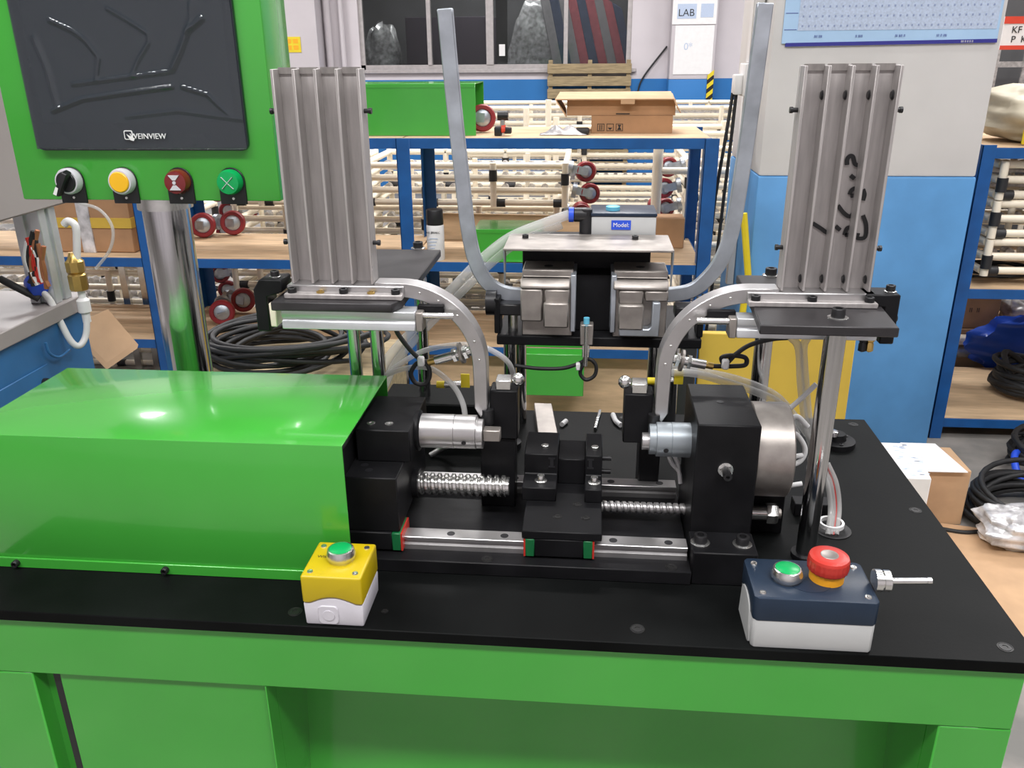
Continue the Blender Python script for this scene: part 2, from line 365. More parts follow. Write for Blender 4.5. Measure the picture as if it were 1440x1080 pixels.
# cable hanging on the far wall
o = MB().tube(smooth_path([at(938, 65, 8480), at(905, 108, 8470), at(896, 132, 8460), at(888, 160, 8450)]), 9, 6).build('wall_wire', 'rubber'); tag(o, 'thin dark wire trailing down the far wall beside the window', 'wire')
# ---------------------------------------------------------------- on the near pillar
t = thing('wall_calendar', 'pale blue year planner with a navy bottom bar on the pillar', 'calendar', (910, 2280, 560))
A, B_ = at(1096, 62, 2280), at(1418, 58, 2280)
x0, x1 = 592, 1246
MB().box(x0, x1, 2279, 2283, 560, 980).build('sheet', 'calblue', t)
MB().box(x0+45, x1-8, 2278.2, 2279, 598, 975).build('printed_grid', 'calgrey', t)
for i in range(8): MB().box(x0+4, x0+42, 2278.2, 2279, 600+i*48, 601.5+i*48).build('grid_line', 'calnavy', t)
ch = MB()
for r in range(13):
    for c in range(30):
        xx = x0+56+c*19.6; zz = 608+r*28; ch.box(xx, xx+5, 2277.7, 2278.2, zz, zz+6)
ch.build('printed_dates', 'calmid', t)['kind'] = 'stuff'
MB().hexa([(x0+12, 2278, 551), (x1, 2278, 558), (x1, 2284, 558), (x0+12, 2284, 551), (x0+12, 2278, 562), (x1, 2278, 569), (x1, 2284, 569), (x0+12, 2284, 562)]).build('bottom_bar', 'calnavy', t)
for i in range(4): put('lettering', text_mesh(['IIII IIII', 'II IIIII', 'III IIII II', 'III II IIII'][i], 11, 'calnavy'), t, (x0+110+i*125, 2277.6, 580), FRONT)
put('lettering', text_mesh('IIII II II II II', 9, 'print'), t, (x1-90, 2277.2, 562), FRONT)
t = thing('switch_box', 'white surface switch box on the left side of the pillar', 'switch box', (540, 2420, 380))
MB().box(505, 558, 2400, 2520, 395, 500).build('box_body', 'wallwhite', t, 5, 2); MB().box(478, 506, 2420, 2490, 400, 465).build('plug', 'wallwhite', t, 5, 2)
o = MB().box(520, 557, 2430, 2490, 500, 1400).build('cable_duct', 'wallwhite', None, 3); tag(o, 'white cable duct running up from the switch box', 'duct')
o = MB().box(530, 558, 2560, 2590, -300, 395).build('cable_duct', 'wallwhite', None, 3); tag(o, 'slim white duct below the switch box on the pillar', 'duct')
for k, dx in enumerate((0, 10)):
    o = MB().tube(smooth_path([(490-dx, 2450+dx, 405), (486-dx*2, 2452, 250), (478-dx*3, 2455, 50), (470-dx*3, 2455, -150), (455-dx*4, 2450, -400), (440, 2440, -855)]), 6, 8).build('power_cable', 'rubber'); tag(o, ['black power cable hanging from the switch box, nearer the pillar', 'black power cable hanging from the switch box, nearer the rack'][k], 'cable')
o = MB().tube([at(1046, 300, 2270), at(1052, 385, 2270), at(1040, 470, 2270)], 12, 8).build('yellow_strap', 'tapey'); tag(o, 'yellow strap hanging along the left edge of the pillar', 'strap')

# ================================================================ the machine: table
T = thing('machine_table', 'green steel machine cabinet with a thick black top plate', 'machine', (-118, 287, FZ))
MB().box(-674, 437, 0, 574, -12.5, 0).build('top_plate', 'plate', T, 1)
for x in (-295, 58, 411): put('flush_screw', flush_me(), T, (x, 23, 0))
for p in ((417, 288), (414, 553), (-648, 23), (62, 553)): put('flush_screw', flush_me(), T, (p[0], p[1], 0))
put('flush_screw', flush_me(), T, (-202, 31, 0), None, (.5, .5, 1))
MB().rev((301, 232, 0), (0, 0, 1), [(22, 0), (22, 1), (19, 1), (18, .3), (0, .3)], 24).build('cable_hole', 'rubber', T)
RB = (at(45, 946, 6).z+at(1320, 1022, 6).z)/2
fx0, fx1 = -664, 427
ox0, ox1, od0, od1 = at(45, 946, 6).x, at(372, 966, 6).x, at(374, 967, 6).x, at(1320, 1022, 6).x
MB().box(fx0, fx1, 6, 30, RB, -12.5).build('top_rail', 'green', T, 1.5)
MB().box(fx0, ox0, 6, 30, FZ+60, RB).build('stile', 'green', T, 1.5)
MB().box(od1, fx1, 6, 30, FZ+60, RB).build('stile', 'green', T, 1.5)
MB().box(ox1, od0, 6, 30, FZ+60, RB).build('stile', 'green', T, .5)
MB().box(fx0, fx1, 6, 30, FZ+60, FZ+120).build('bottom_rail', 'green', T, 1.5)
MB().box(ox0+26, ox1, 12, 24, FZ+122, RB-1).build('door', 'green', T, 1.5)
MB().box(ox0+16, ox0+26, 16, 28, FZ+122, RB).build('door_gap_dark', 'blackp', T)  # darkness of the gap beside the door, put in as a black strip
MB().box(ox0, ox0+18, 26, 30, FZ+122, RB).build('door_jamb', 'green', T)
MB().hexa([(od0, 30, FZ+122), (od1, 30, FZ+122), (od1, 36, FZ+122), (od0, 36, FZ+122), (od0, 130, RB), (od1, 130, RB), (od1, 136, RB), (od0, 136, RB)]).build('recess_panel', 'green', T)
for xk in (od0-4, od1): MB().box(xk, xk+4, 30, 136, FZ+120, RB).build('recess_cheek', 'green', T)
MB().box(od0, od1, 30, 136, RB, RB+3).build('recess_roof', 'green', T)
MB().box(fx1-4, fx1, 30, 560, FZ+60, -12.5).build('side_panel', 'green', T, 1); MB().box(fx0, fx0+4, 30, 560, FZ+60, -12.5).build('side_panel', 'green', T, 1)
MB().box(fx0, fx1, 556, 560, FZ+60, -12.5).build('rear_panel', 'green', T, 1)
for x in (fx0+50, fx1-50):
    for y in (60, 510): MB().rev((x, y, FZ), (0, 0, 1), [(0, 0), (35, 0), (35, 12), (12, 20), (12, 70), (0, 70)], 16).build('levelling_foot', 'blackp', T)

# green motor cover
T = thing('motor_cover', 'glossy green folded sheet metal cover, the big one at the left of the plate', 'cover', (-460, 182, 0))
b = MB().prism([(80, 0), (80, 165), (284, 165), (284, 0), (282, 0), (282, 163), (82, 163), (82, 0)], 'x', -668, -248); b.build('shell', 'green', T, .8, 2)
MB().box(-668, -666, 82, 282, 0, 163).build('end_plate', 'green', T)
MB().box(-668, -256, 77.5, 80, 0, 13).build('fixing_strip', 'green', T, .8)
for px, py in ((22, 785), (232, 795)):
    p = at(px, py, 77); put('socket_screw', bolt_me(4, 6), T, (p.x, 77.5, 7), (PI/2, 0, 0))

# slide base and linear rails
o = MB().box(-300, 119, 103, 292, 0, 16).build('machine_bed', 'black', None, 1); tag(o, 'flat black slab under the two linear rails', 'machine base')
for x in (-104, 98): put('flush_screw', flush_me(), o, (x, 112, 16), None, (.9, .9, 1))
def rail(y0, label):
    T = thing('linear_rail', label, 'rail', (-80, y0+10, 16), 'linear guide rails')
    pr = [(0, 0), (0, 6), (2.6, 7.5), (2.6, 10.5), (0, 12), (0, 15.4), (.6, 16), (19.4, 16), (20, 15.4), (20, 12), (17.4, 10.5), (17.4, 7.5), (20, 6), (20, 0)]
    MB().prism([(y0+a, 16+c) for a, c in pr], 'x', -285, 116).build('rail_body', 'alu', T, .0)
    me = MB().rev((0, 0, 0), (0, 0, 1), [(0, 0), (4.6, 0), (4.6, .25), (0, .25)], 16).mesh('bolt_hole', 'blackp')
    for i in range(7): put('bolt_hole', me, T, (-270+i*61, y0+10, 32))
rail(126, 'bright steel linear rail nearest the front of the machine'); rail(266, 'bright steel linear rail at the back of the slide')

def helix(p0, p1, r, depth, pitch, duty=.4, n=16):
    p0, p1 = Vector(p0), Vector(p1); L = (p1-p0).length; a = (p1-p0)/L; u = a.orthogonal().normalized(); v = a.cross(u); m = int(L/pitch*14)
    def fn(i, j):
        th = 2*PI*i; h = j*L; k = (h/pitch-i) % 1
        g = max(0, math.cos(2*PI*(k-.5)*min(1, .5/duty)) if abs(k-.5) < duty*.5 else 0)
        rr = r-depth*g**.6
        return p0+a*h+(u*math.cos(th)+v*math.sin(th))*rr
    return MB().grid(fn, n, m)
b = helix((-207, 205, 58), (-92, 205, 58), 13, 3.4, 8.6, .5, 24)
o = b.build('ball_screw', 'zinc', None, angle=60); tag(o, 'thick bright ball screw beside the left black block', 'ball screw')
MB().cyl((-92.5, 205, 58), (-88, 205, 58), 11, 18).build('screw_end', 'zinc', o)
b = helix((18, 205, 36), (121, 205, 36), 6.8, 1.8, 7.6, .4, 20)
o = b.build('ball_screw', 'alu', None, angle=60); tag(o, 'thin bright lead screw between the carriage and the right block', 'ball screw')

def bearing(T, x0, x1, y0):
    """runner block on the rail with green caps and red seals"""
    MB().box(x0+12, x1-12, y0-9, y0+29, 19, 41).build('runner_block', 'black', T, 1)
    for a, c, d in ((x0+2, x0+12, x0), (x1-12, x1-2, x1-2)):
        cap = MB().box(a, c, y0-9, y0+29, 18.5, 40.5).build('end_cap', 'capgreen', T, .8); cap['label'] = 'green end cap'
        MB().box(d, d+2, y0-8.5, y0+28.5, 18.5, 40).build('wiper_seal', 'red', cap)
# headstock on its own carriage (left)
T = thing('headstock', 'black spindle block coming out of the green cover', 'machine block', (-230, 200, 16))
MB().box(-262, -203, 120, 279, 41, 108).build('lower_block', 'black', T, 1.2)
MB().box(-257, -195, 160, 262, 108, 147).build('upper_block', 'black', T, 1.2)
MB().box(-340, -262, 125, 278, 42, 140).build('motor_body', 'black', T, 3)
bearing(T, -292, -200, 126); 
for x in (-243, -222): bolt(T, (x, 178, 147), 5, .9, 0, 'zinc')
for x in (-246, -238): MB().rev((x, 150 if x < -240 else 138, 108), (0, 0, 1), [(0, 0), (4.5, 0), (4.5, .3), (0, .3)], 14).build('bolt_hole', 'blackp', T)
MB().cyl((-204, 205, 58), (-196, 205, 58), 18, 24).build('screw_flange', 'black', T)
MB().rev((-197, 205, 128), (1, 0, 0), [(0, 0), (24, 0), (24, 5), (20, 7)], 28).build('spindle_collar', 'black', T)
MB().rev((-191, 205, 128), (1, 0, 0), [(18, 0), (20, 1.2), (20, 40), (19.2, 40.4), (19.2, 41), (0, 41)], 32).build('spindle_sleeve', 'alu', T)
sl = MB().rev((-150, 205, 128), (1, 0, 0), [(0, 0), (19.8, 0), (19.8, 24.5), (17, 25), (17, 26), (0, 26)], 32).build('chuck_sleeve', 'alu', T)
MB().rev((-124.5, 205, 126), (1, 0, 0), [(0, 0), (17.5, 0), (17.5, 7), (0, 7)], 28).build('chuck_nose', 'alu', T)
MB().rev((-138, 187, 123), (0, -1, -.2), [(0, 0), (2.8, 2), (0, 2)], 12).build('set_screw', 'blackp', sl)
MB().box(-117, -97, 196, 210, 120, 134).build('workpiece_tip', 'ground', T, 1)
MB().box(-125, -83, 230, 262, 16, 109).build('stop_block', 'black', T, 1)

# carriage
T = thing('slide_carriage', 'black carriage with two stepped jaws in the middle of the slide', 'carriage', (-22, 204, 16))
MB().box(-66, 22, 117, 292, 41, 51).build('carriage_plate', 'black', T, 1)
bearing(T, -64, 14, 126)
MB().box(-52, 2, 257, 295, 19, 41).build('rear_runner', 'black', T, 1)
MB().box(-20, 16, 190, 220, 20, 41).build('nut_housing', 'black', T, 1)
for x0, x1, nm in ((-71, -31, 0), (2, 22, 1)):
    j = MB().prism([(185, 51), (185, 68), (221, 68), (221, 94), (285, 94), (285, 51)], 'x', x0, x1).build('stepped_jaw', 'black', T, 1)
    xc = -50 if nm == 0 else 13
    bolt(T, (xc, 203, 68), 4.6, 6.5, 7.5, 'zinc'); bolt(T, (xc+3 if nm == 0 else xc, 240, 94), 4.6, 3.5, 0, 'zinc')
    xs = -38 if nm == 0 else 8
    MB().prism([(xs-4, 77), (xs+4, 77), (xs+4, 79), (xs+2, 79), (xs+2, 88), (xs+4, 88), (xs+4, 90), (xs-4, 90), (xs-4, 88), (xs-2, 88), (xs-2, 79), (xs-4, 79)], 'y', 220.2, 221).build('jaw_slot', 'blackp', j)
MB().box(-31, 2, 230, 285, 51, 84).build('jaw_bridge', 'black', T, 1)
for z in (62, 80): MB().cyl((22, 245, z), (33, 245, z), 3.2, 10).build('jaw_stud', 'bolt', T)
for x in (-28, 4): put('flush_screw', flush_me(), T, (x, 150, 51), None, (.7, .7, 1))
put('flush_screw', flush_me(), T, (-6, 180, 51), None, (.7, .7, 1))

# tailstock (right)
T = thing('tailstock', 'tall black block with a steel motor at the right end of the slide', 'machine block', (155, 200, 0))
MB().box(120, 187, 150, 271, 0, 170).build('block', 'black', T, 1.5)
ft = MB().box(119, 188, 105, 150, 0, 40).build('foot', 'black', T, 1.2)
for x in (129, 174): bolt(T, (x, 126, 40), 7.2, 9, 10.5)
MB().rev((187, 210, 116), (1, 0, 0), [(0, 0), (52, 0), (54, 1.5), (54, 40), (52.5, 41.5), (0, 41.5)], 48).build('motor_body', 'ground', T)
MB().box(196, 238, 219, 258, 0, 60).build('motor_foot', 'black', T, 1)
MB().rev((121, 205, 126), (-1, 0, 0), [(0, 0), (20, 0), (20, 22), (19.3, 22.4), (19.3, 23), (0, 23)], 32).build('spindle_sleeve', 'anodb', T)
sl = MB().rev((98, 205, 126), (-1, 0, 0), [(0, 0), (19.8, 0), (19.8, 16), (17.5, 16.4), (17.5, 24), (0, 24)], 32).build('chuck_sleeve', 'anodb', T)
MB().rev((92, 186.5, 122), (0, -1, -.2), [(0, 0), (3, 2.4), (0, 2.4)], 12).build('set_screw', 'bolt', sl)
MB().cyl((74, 203, 124), (66, 203, 124), 10, 16).build('chuck_nose', 'alu', T)
MB().rev((153, 150, 118), (0, -1, 0), [(0, 0), (8.2, 0), (8.2, 1.5), (0, 1.5)], 20).rev((153, 148.5, 118), (0, -1, 0), [(0, 0), (7, 0), (7, 5.5), (0, 5.5)], 6).build('lock_nut', 'zinc', T)
MB().rev((153, 143, 118), (0, -1, 0), [(0, 0), (4.6, 0), (4.6, 12), (2.2, 12), (2.2, 9), (0, 9)], 16).build('set_stud', 'bolt', T)
MB().cyl((187, 205, 35), (218, 205, 35), 8.5, 20).build('shaft_end', 'zinc', T)
MB().rev((214, 205, 35), (1, 0, 0), [(0, 0), (12, 0), (12.5, 1), (12.5, 10), (11, 13), (0, 13)], 6).build('hex_nut', 'zinc', T)
MB().cyl((226, 205, 35), (231, 205, 35), 6, 16).build('stud_tip', 'ground', T)
MB().cyl((152, 215, 170), (152, 215, 170.4), 4, 12).build('bolt_hole', 'blackp', T)
o = MB().box(262, 318, 262, 284, 0, 17).build('cable_bracket', 'black', None, 1); tag(o, 'small black bracket on the plate behind the right chrome post', 'bracket')
T = thing('floor_flange', 'round black shaft flange near the back right of the plate', 'flange', (368, 478, 0))
MB().rev((368, 478, 0), (0, 0, 1), [(0, 0), (27, 0), (27, 8), (14, 9), (12, 18), (0, 18)], 28).build('flange_body', 'black', T); MB().rev((360, 474, 17), (0, 0, 1), [(0, 0), (9, 0), (8, 6), (0, 8)], 20).build('shaft_tip', 'chrome', T)
for a in (.6, 2.7, 4.8): bolt(T, (368+20*math.cos(a), 478+20*math.sin(a), 8), 3, 2)

# ================================================================ the two feed hoppers
def arc_pts(cx, cz, r, a0, a1, n=18): return [(cx+r*math.cos(a0+(a1-a0)*i/n), cz+r*math.sin(a0+(a1-a0)*i/n)) for i in range(n+1)]
def hopper(side, label):
    L = side < 0
    T = thing('feed_hopper', label, 'hopper', (-260 if L else 240, 230, 0))
    X = lambda u: -17+side*u
    # deck plate
    pts = [(-350, 190), (-214, 190), (-206, 212), (-206, 466), (-302, 466), (-302, 252), (-350, 252)] if L else [(172, 140), (306, 138), (313, 222), (304, 345), (180, 345), (178, 226)]
    MB().prism(pts, 'z', 275, 285).build('deck_plate', 'greyplate', T, 1)
    # magazine
    x0, x1 = (-334, -240) if L else (206, 300); zt = 526
    mag = MB().box(x0, x1, 240, 244, 297, zt).build('magazine_back', 'steel', T, .6)
    st = (x1-x0-3)/4
    for i in range(5):
        xa = x0+i*st
        MB().box(xa, xa+3, 220, 240, 299, zt).build('rib', 'steel', T, .5)
    for i in range(4):
        xa = x0+3+i*st; MB().prism([(240, zt-5), (240, zt+1), (236, zt+1.5), (238, zt-5)], 'x', xa, xa+st-3).build('top_lip', 'steel', mag)
        for k in (0, 1): MB().rev((xa+st-3.6, 232, zt-28 if k == 0 else 310), (-1, 0, 0), [(0, 0), (5, 0), (3.5, 1.5), (0, 1.6)], 10).build('weld_spot', 'bolt', mag)
    for z in (484, 344):
        for sx, xx in ((-1, x0), (1, x1)):
            MB().cyl((xx, 231, z), (xx+sx*7, 231, z), 2.4, 10).rev((xx+sx*5, 231, z), (sx, 0, 0), [(0, 0), (3.2, 0), (3.2, 3), (0, 3)], 10).build('side_pin', 'bolt', T)
    # guide block below the magazine
    g0, g1 = min(X(188), X(322)), max(X(188), X(322))
    MB().box(g0, g1, 216, 250, 285, 298).build('guide_block', 'alu', T, 1)
    MB().box(g0, g1, 204, 216, 285, 291).build('guide_ledge', 'steel', T, 1)
    for i in range(3): bolt(T, (g0+8+i*(g1-g0-16)/2, 210, 291), 5, 5.5)
    if L:
        for i in range(2): bolt(T, (g0+40+i*58, 211, 291), 4.5, 2, 0, 'brass')
    # curved chute
    cx, cz = X(195), 203
    o = arc_pts(cx, cz, 98, PI/2, 0 if L else PI); i_ = arc_pts(cx, cz, 82, 0 if L else PI, PI/2)
    prof = [(X(222), 301)]+o+[(X(97), 152), (X(105), 140), (X(112), 152)]+i_+[(X(222), 285)]
    ch = MB().prism(prof, 'y', 219, 243).build('curved_chute', 'alu', T, .8)
    for k, a in enumerate((.35, .75, 1.05, 1.3, .1)):
        aa = a if L else PI-a; MB().rev((cx+90*math.cos(aa), 219, cz+90*math.sin(aa)), (0, -1, 0), [(0, 0), (1.6, 0), (1.2, .5), (0, .5)], 10).build('rivet', 'zinc', ch)
    # holder block at the end of the chute
    h0, h1 = min(X(62), X(95)), max(X(62), X(95))
    MB().box(h0, h1, 226, 256, 110, 172).build('chute_holder', 'black', T, 1.5)
    MB().cyl((X(97), 222, 150), (X(97), 222, 132), 7, 16).build('holder_roller', 'bolt', T)
    MB().box(min(X(86), X(112)), max(X(86), X(112)), 243, 300, 112, 140).build('holder_arm', 'black', T, 1.5)
    MB().box(min(X(86), X(112)), max(X(86), X(112)), 280, 330, 0, 120).build('holder_column', 'black', T, 1.5)
    MB().box(min(X(70), X(88)), max(X(70), X(88)), 228, 250, 172, 184).build('pneumatic_block', 'zinc', T, 1)
    MB().sph((X(62), 234, 184), 8, 10).build('fitting', 'zinc', T)
    # pusher cylinder
    c0, c1 = (-342, -190) if L else (160, 306)
    cb = MB().prism([(197, 252), (222, 252), (222, 274), (197, 274), (197, 266), (199, 265), (199, 262), (197, 261)], 'x', c0, c1).build('pusher_cylinder', 'anod', T, .8)
    ex = c1 if L else c0; ey = -1 if not L else 1
    MB().box(min(ex, ex+8*side*-1), max(ex, ex+8*side*-1), 199, 220, 251, 273).build('cylinder_head', 'ground', T, 1)
    MB().cyl((ex, 206, 268), (ex-side*42, 206, 268), 3.6, 12).build('piston_rod', 'zinc', T)
    MB().box(min(ex, ex-side*30), max(ex, ex-side*30), 212, 219, 268, 278).build('guide_rail', 'black', T, 1)
    # end bracket
    e0 = c0-36 if L else c1+2
    MB().prism([(e0, 243), (e0+15, 243), (e0+15, 284), (e0+34, 290), (e0+34, 304), (e0+8, 304), (e0, 292)] if L else [(e0+22, 243), (e0+7, 243), (e0+7, 284), (e0-14, 286), (e0-14, 298), (e0+22, 298)], 'y', 214, 246).build('end_bracket', 'black', T, 1.2)
    MB().box(e0+15 if L else e0-4, e0+23 if L else e0+5, 216, 244, 248, 276).build('rubber_buffer', 'cream' if L else 'rubber', T, 1)
    bolt(T, (e0+22 if L else e0+15, 228, 304 if L else 298), 5, 6, 6.5)
    for z in (252, 268): bolt(T, (e0 if L else e0+22, 230, z), 4, 5, 0, 'bolt', (0, -PI/2 if L else PI/2, 0))
    # posts
    if L:
        q = at(588, 348, z=286); bolt(T, (q.x, q.y, 285), 7, 8, 10)
        posts = [(q.x, q.y, 9), (-291, 300, 8), (-262, 302, 8.5)]
    else:
        bolt(T, (255, 170, 285), 7, 9, 10.5); q = at(1084, 386, z=286); bolt(T, (q.x, q.y, 285), 7, 8, 10); bolt(T, (300, 300, 285), 6, 7, 8)
        posts = [(255, 170, 11), (q.x, q.y, 11)]
    for x, y, r in posts:
        MB().cyl((x, y, 0), (x, y, 275), r, 32).build('chrome_post', 'chrome', T)
        MB().rev((x, y, 0), (0, 0, 1), [(r, 0), (r+5, 0), (r+5, 6), (r, 7)], 28).build('post_collar', 'black', T)
    return T
HL = hopper(-1, 'slotted steel feed hopper on the left, above the green cover')
HR = hopper(1, 'slotted steel feed hopper on the right, with black marker writing')
for px in (1214, 1224):
    q = at(px, 478, 212); MB().rev((q.x, 212, 252), (0, 0, -1), [(0, 0), (4.5, 0), (4.5, 5), (3.4, 6), (4.2, 9), (4.2, 16), (0, 18)], 6 if px > 1220 else 12).build('port_fitting', 'brass' if px > 1220 else 'bolt', HR)
# marker writing on the right magazine
ZA = [[(545, 835), (546, 805), (560, 790), (575, 795), (585, 830), (608, 836), (632, 825)], [(562, 888), (582, 905)], [(556, 985), (568, 962), (590, 955), (600, 985), (562, 992)], [(625, 958), (633, 985), (625, 1015)],
      [(498, 1040), (530, 1080), (562, 1095), (588, 1052)], [(370, 1130), (410, 1155), (445, 1178), (465, 1160)], [(486, 1145), (510, 1165)], [(530, 1190), (545, 1155), (575, 1155), (580, 1185), (535, 1190)],
      [(625, 1090), (641, 1140), (635, 1200), (597, 1205), (600, 1180)]]
for st in ZA:
    pp = [at(1040+a/3.6, c/3.6, 238.6) for a, c in st]
    MB().tube(smooth_path(pp, 5), 0, sq=(4.2, .5, (.7, 0, .7))).build('marker_stroke', 'ink', HR)

# ================================================================ bending / clamping station
T = thing('clamp_station', 'black clamp frame with two steel jaws under a grey top plate', 'clamp', (0, 450, 0))
MB().box(-122, 152, 399, 545, 170, 183).build('frame_plate', 'black', T, 1.2)
for x in (-107, 94):
    MB().cyl((x, 432, 0), (x, 432, 170), 9, 28).build('chrome_post', 'chrome', T); MB().rev((x, 432, 0), (0, 0, 1), [(9, 0), (15, 0), (15, 10), (9, 11)], 24).build('post_collar', 'black', T)
for x in (-100, 130): MB().cyl((x, 525, 0), (x, 525, 170), 9, 28).build('chrome_post', 'chrome', T)
MB().box(-92, 84, 468, 530, 183, 290).build('rear_block', 'black', T, 1.5)
MB().box(-19, 34, 430, 468, 183, 262).build('centre_block', 'black', T, 1.2)
tp = MB().box(-112, 109, 400, 500, 299, 302).build('top_plate', 'greyplate', T, .6)
tp.data.materials[0] = M['ground']
for x, d in ((-112, 1), (109, -1)): MB().prism([(400, 299), (424, 299), (410, 252)], 'x', x, x+2*d).build('side_gusset', 'galv', T)
for x in (-88, 62): bolt(T, (x, 470, 302), 4.5, 5)
def jaw(x0, x1, left):
    body = MB().prism([(404, 183), (404, 262), (414, 262), (414, 271), (468, 271), (468, 183)], 'x', x0, x1).build('jaw_body', 'ground', T, 1.2)
    MB().prism([(392, 250.6), (392, 254), (400, 262), (413.5, 262), (413.5, 250.6)], 'x', x0-1, x1-4 if left else x1).build('jaw_cap', 'ground', T, 1.5)
    if left:
        MB().box(x0-1, x0+28, 392, 410, 206, 250).build('jaw_pad', 'ground', T, 1.8)
        MB().box(x0+31, x1-4, 392, 410, 230, 250).build('jaw_pad', 'ground', T, 1.8)
        MB().box(x0+30, x1-5, 384, 404, 200, 234).build('jaw_insert', 'ground', T, 2)
        MB().box(x1-3, x1+4, 400, 468, 190, 268).build('side_liner', 'galv', T, 1)
    else:
        MB().box(x0+6, x0+38, 392, 410, 232, 250).build('jaw_pad', 'ground', T, 1.8); MB().box(x0+40, x1, 392, 410, 236, 250).build('jaw_pad', 'ground', T, 1.8)
        MB().box(x0+6, x0+39, 384, 404, 199, 233).build('jaw_insert', 'ground', T, 2)
        MB().prism([(x0+8, 190), (x0+60, 190), (x0+60, 236), (x0+50, 236), (x0+50, 204), (x0+46, 200), (x0+8, 200)], 'y', 386, 404).build('angle_bracket', 'galv', T, 1)
        MB().box(x0-4, x0+3, 400, 468, 190, 268).build('side_liner', 'galv', T, 1)
    xc = (x0+x1)/2; MB().rev((xc, 438, 271), (0, 0, 1), [(0, 0), (6, 0), (6, .3), (0, .3)], 16).build('bolt_hole', 'blackp', body)
jaw(-88, -20, True); jaw(34, 104, False)
for s, x in ((-1, -122), (1, 150)):
    MB().box(x-4, x+4, 408, 440, 183, 232).build('pivot_bracket', 'black', T, 1.2); MB().cyl((x+s*2, 424, 222), (x+s*16, 424, 222), 17, 24).build('pivot_knob', 'blackp', T)
    MB().box(min(x, x-s*34), max(x, x-s*34), 410, 440, 208, 224).build('bar_rest', 'blackp', T, 2); MB().cyl((x-s*20, 425, 183), (x-s*20, 425, 208), 7, 14).build('rest_stud', 'zinc', T)
# the two bent bars
def bent(side, pix, label):
    pp = smooth_path([at(px, py, 436) for px, py in pix], 8)
    o = MB().tube(pp, 0, sq=(19, 11, (1, 0, 0))).build('bent_bar', 'galv', None, 1.2); tag(o, label, 'metal bar', 'bent galvanised bars')
bent(-1, [(626, 12), (632, 80), (641, 170), (650, 250), (658, 320), (668, 365), (684, 395), (708, 411), (745, 416)], 'tall galvanised bar bent into the left clamp jaw')
bent(1, [(1076, 4), (1066, 80), (1054, 170), (1042, 250), (1030, 320), (1015, 364), (992, 394), (968, 410), (925, 416)], 'tall galvanised bar bent into the right clamp jaw')
# sensor switch on the frame
T = thing('limit_switch', 'small steel plunger switch with a blue cap below the clamp jaws', 'switch', (-1, 390, 172))
MB().box(-9, 8, 381, 398, 178, 206).build('switch_body', 'ground', T, 1); MB().cyl((-1, 388, 206), (-1, 388, 214), 4, 14).build('blue_cap', 'lblue', T); MB().cyl((-1, 378, 150), (-1, 378, 206), 2.6, 12).build('plunger', 'zinc', T)
MB().box(-6, 4, 382, 396, 160, 178).build('switch_foot', 'zinc', T, 1)
# amplifier box with its label
T = thing('valve_box', 'small grey box with a navy lid and a blue label, behind the clamps', 'box', (50, 530, 290))
MB().box(2, 92, 505, 575, 290, 326).build('box_body', 'greyp', T, 2, 2); lid = MB().box(1, 93, 504, 576, 326, 331).build('lid', 'navy', T, 1.5, 2)
MB().rev((32, 530, 331), (0, 0, 1), [(0, 0), (10, 0), (10, 5), (8, 6), (0, 6)], 20).build('push_button', 'lblue', T)
lb = MB().box(30, 57, 504, 505, 308, 321).build('blue_label', 'bluep', T); put('lettering', text_mesh('Model:', 8.2, 'print'), T, (43.5, 503.7, 314.5), FRONT)
MB().box(-90, 92, 480, 578, 286, 290).build('mount_plate', 'black', T, 1)
T = thing('elbow_fitting', 'black push-in elbow with a blue release ring behind the clamps', 'fitting', (-10, 520, 290))
q = at(824, 302, 512); MB().cyl((q.x, 512, 290), (q.x, 512, q.z+9), 9, 16).cyl((q.x+2, 512, q.z), (q.x-17, 512, q.z), 10, 16).build('elbow_body', 'blackp', T, 1)
MB().cyl((q.x-17, 512, q.z), (q.x-24, 512, q.z), 10.5, 16).build('release_ring', 'bluep', T); MB().cyl((q.x, 512, 283), (q.x, 512, 291), 6, 12).build('thread', 'brass', T)
EL = (q.x-24, 512, q.z)

# ================================================================ control panel on its post
T = thing('control_panel', 'green operator panel with a film covered touch screen on a chrome post', 'control panel', (-562, 400, 0))
yb = min(470, max(385, at(404, 40, x=-385).y))
MB().box(-725, -385, 350, yb, 369, 700).build('enclosure', 'green', T, 2.5, 2)
MB().cyl((-562, 400, 0), (-562, 400, 352), 30, 48).build('post', 'chrome', T); MB().cyl((-562, 400, 352), (-562, 400, 369), 35, 40).build('post_socket', 'zinc', T)
MB().rev((-562, 400, 0), (0, 0, 1), [(30, 0), (48, 0), (48, 10), (30, 12)], 32).build('post_flange', 'black', T)
def rrect(x0, x1, z0, z1, r, n=5):
    out = []
    for cx, cz, a in ((x1-r, z0+r, -PI/2), (x1-r, z1-r, 0), (x0+r, z1-r, PI/2), (x0+r, z0+r, PI)):
        out += [(cx+r*math.cos(a+PI/2*k/n), cz+r*math.sin(a+PI/2*k/n)) for k in range(n+1)]
    return out
bz = MB().prism(rrect(-687, -416, 431, 648, 9), 'y', 343, 350).build('bezel', 'bezel', T, 1, 2)
MB().box(-673, -428, 342.4, 343.2, 464, 636).build('display', 'screen', bz)
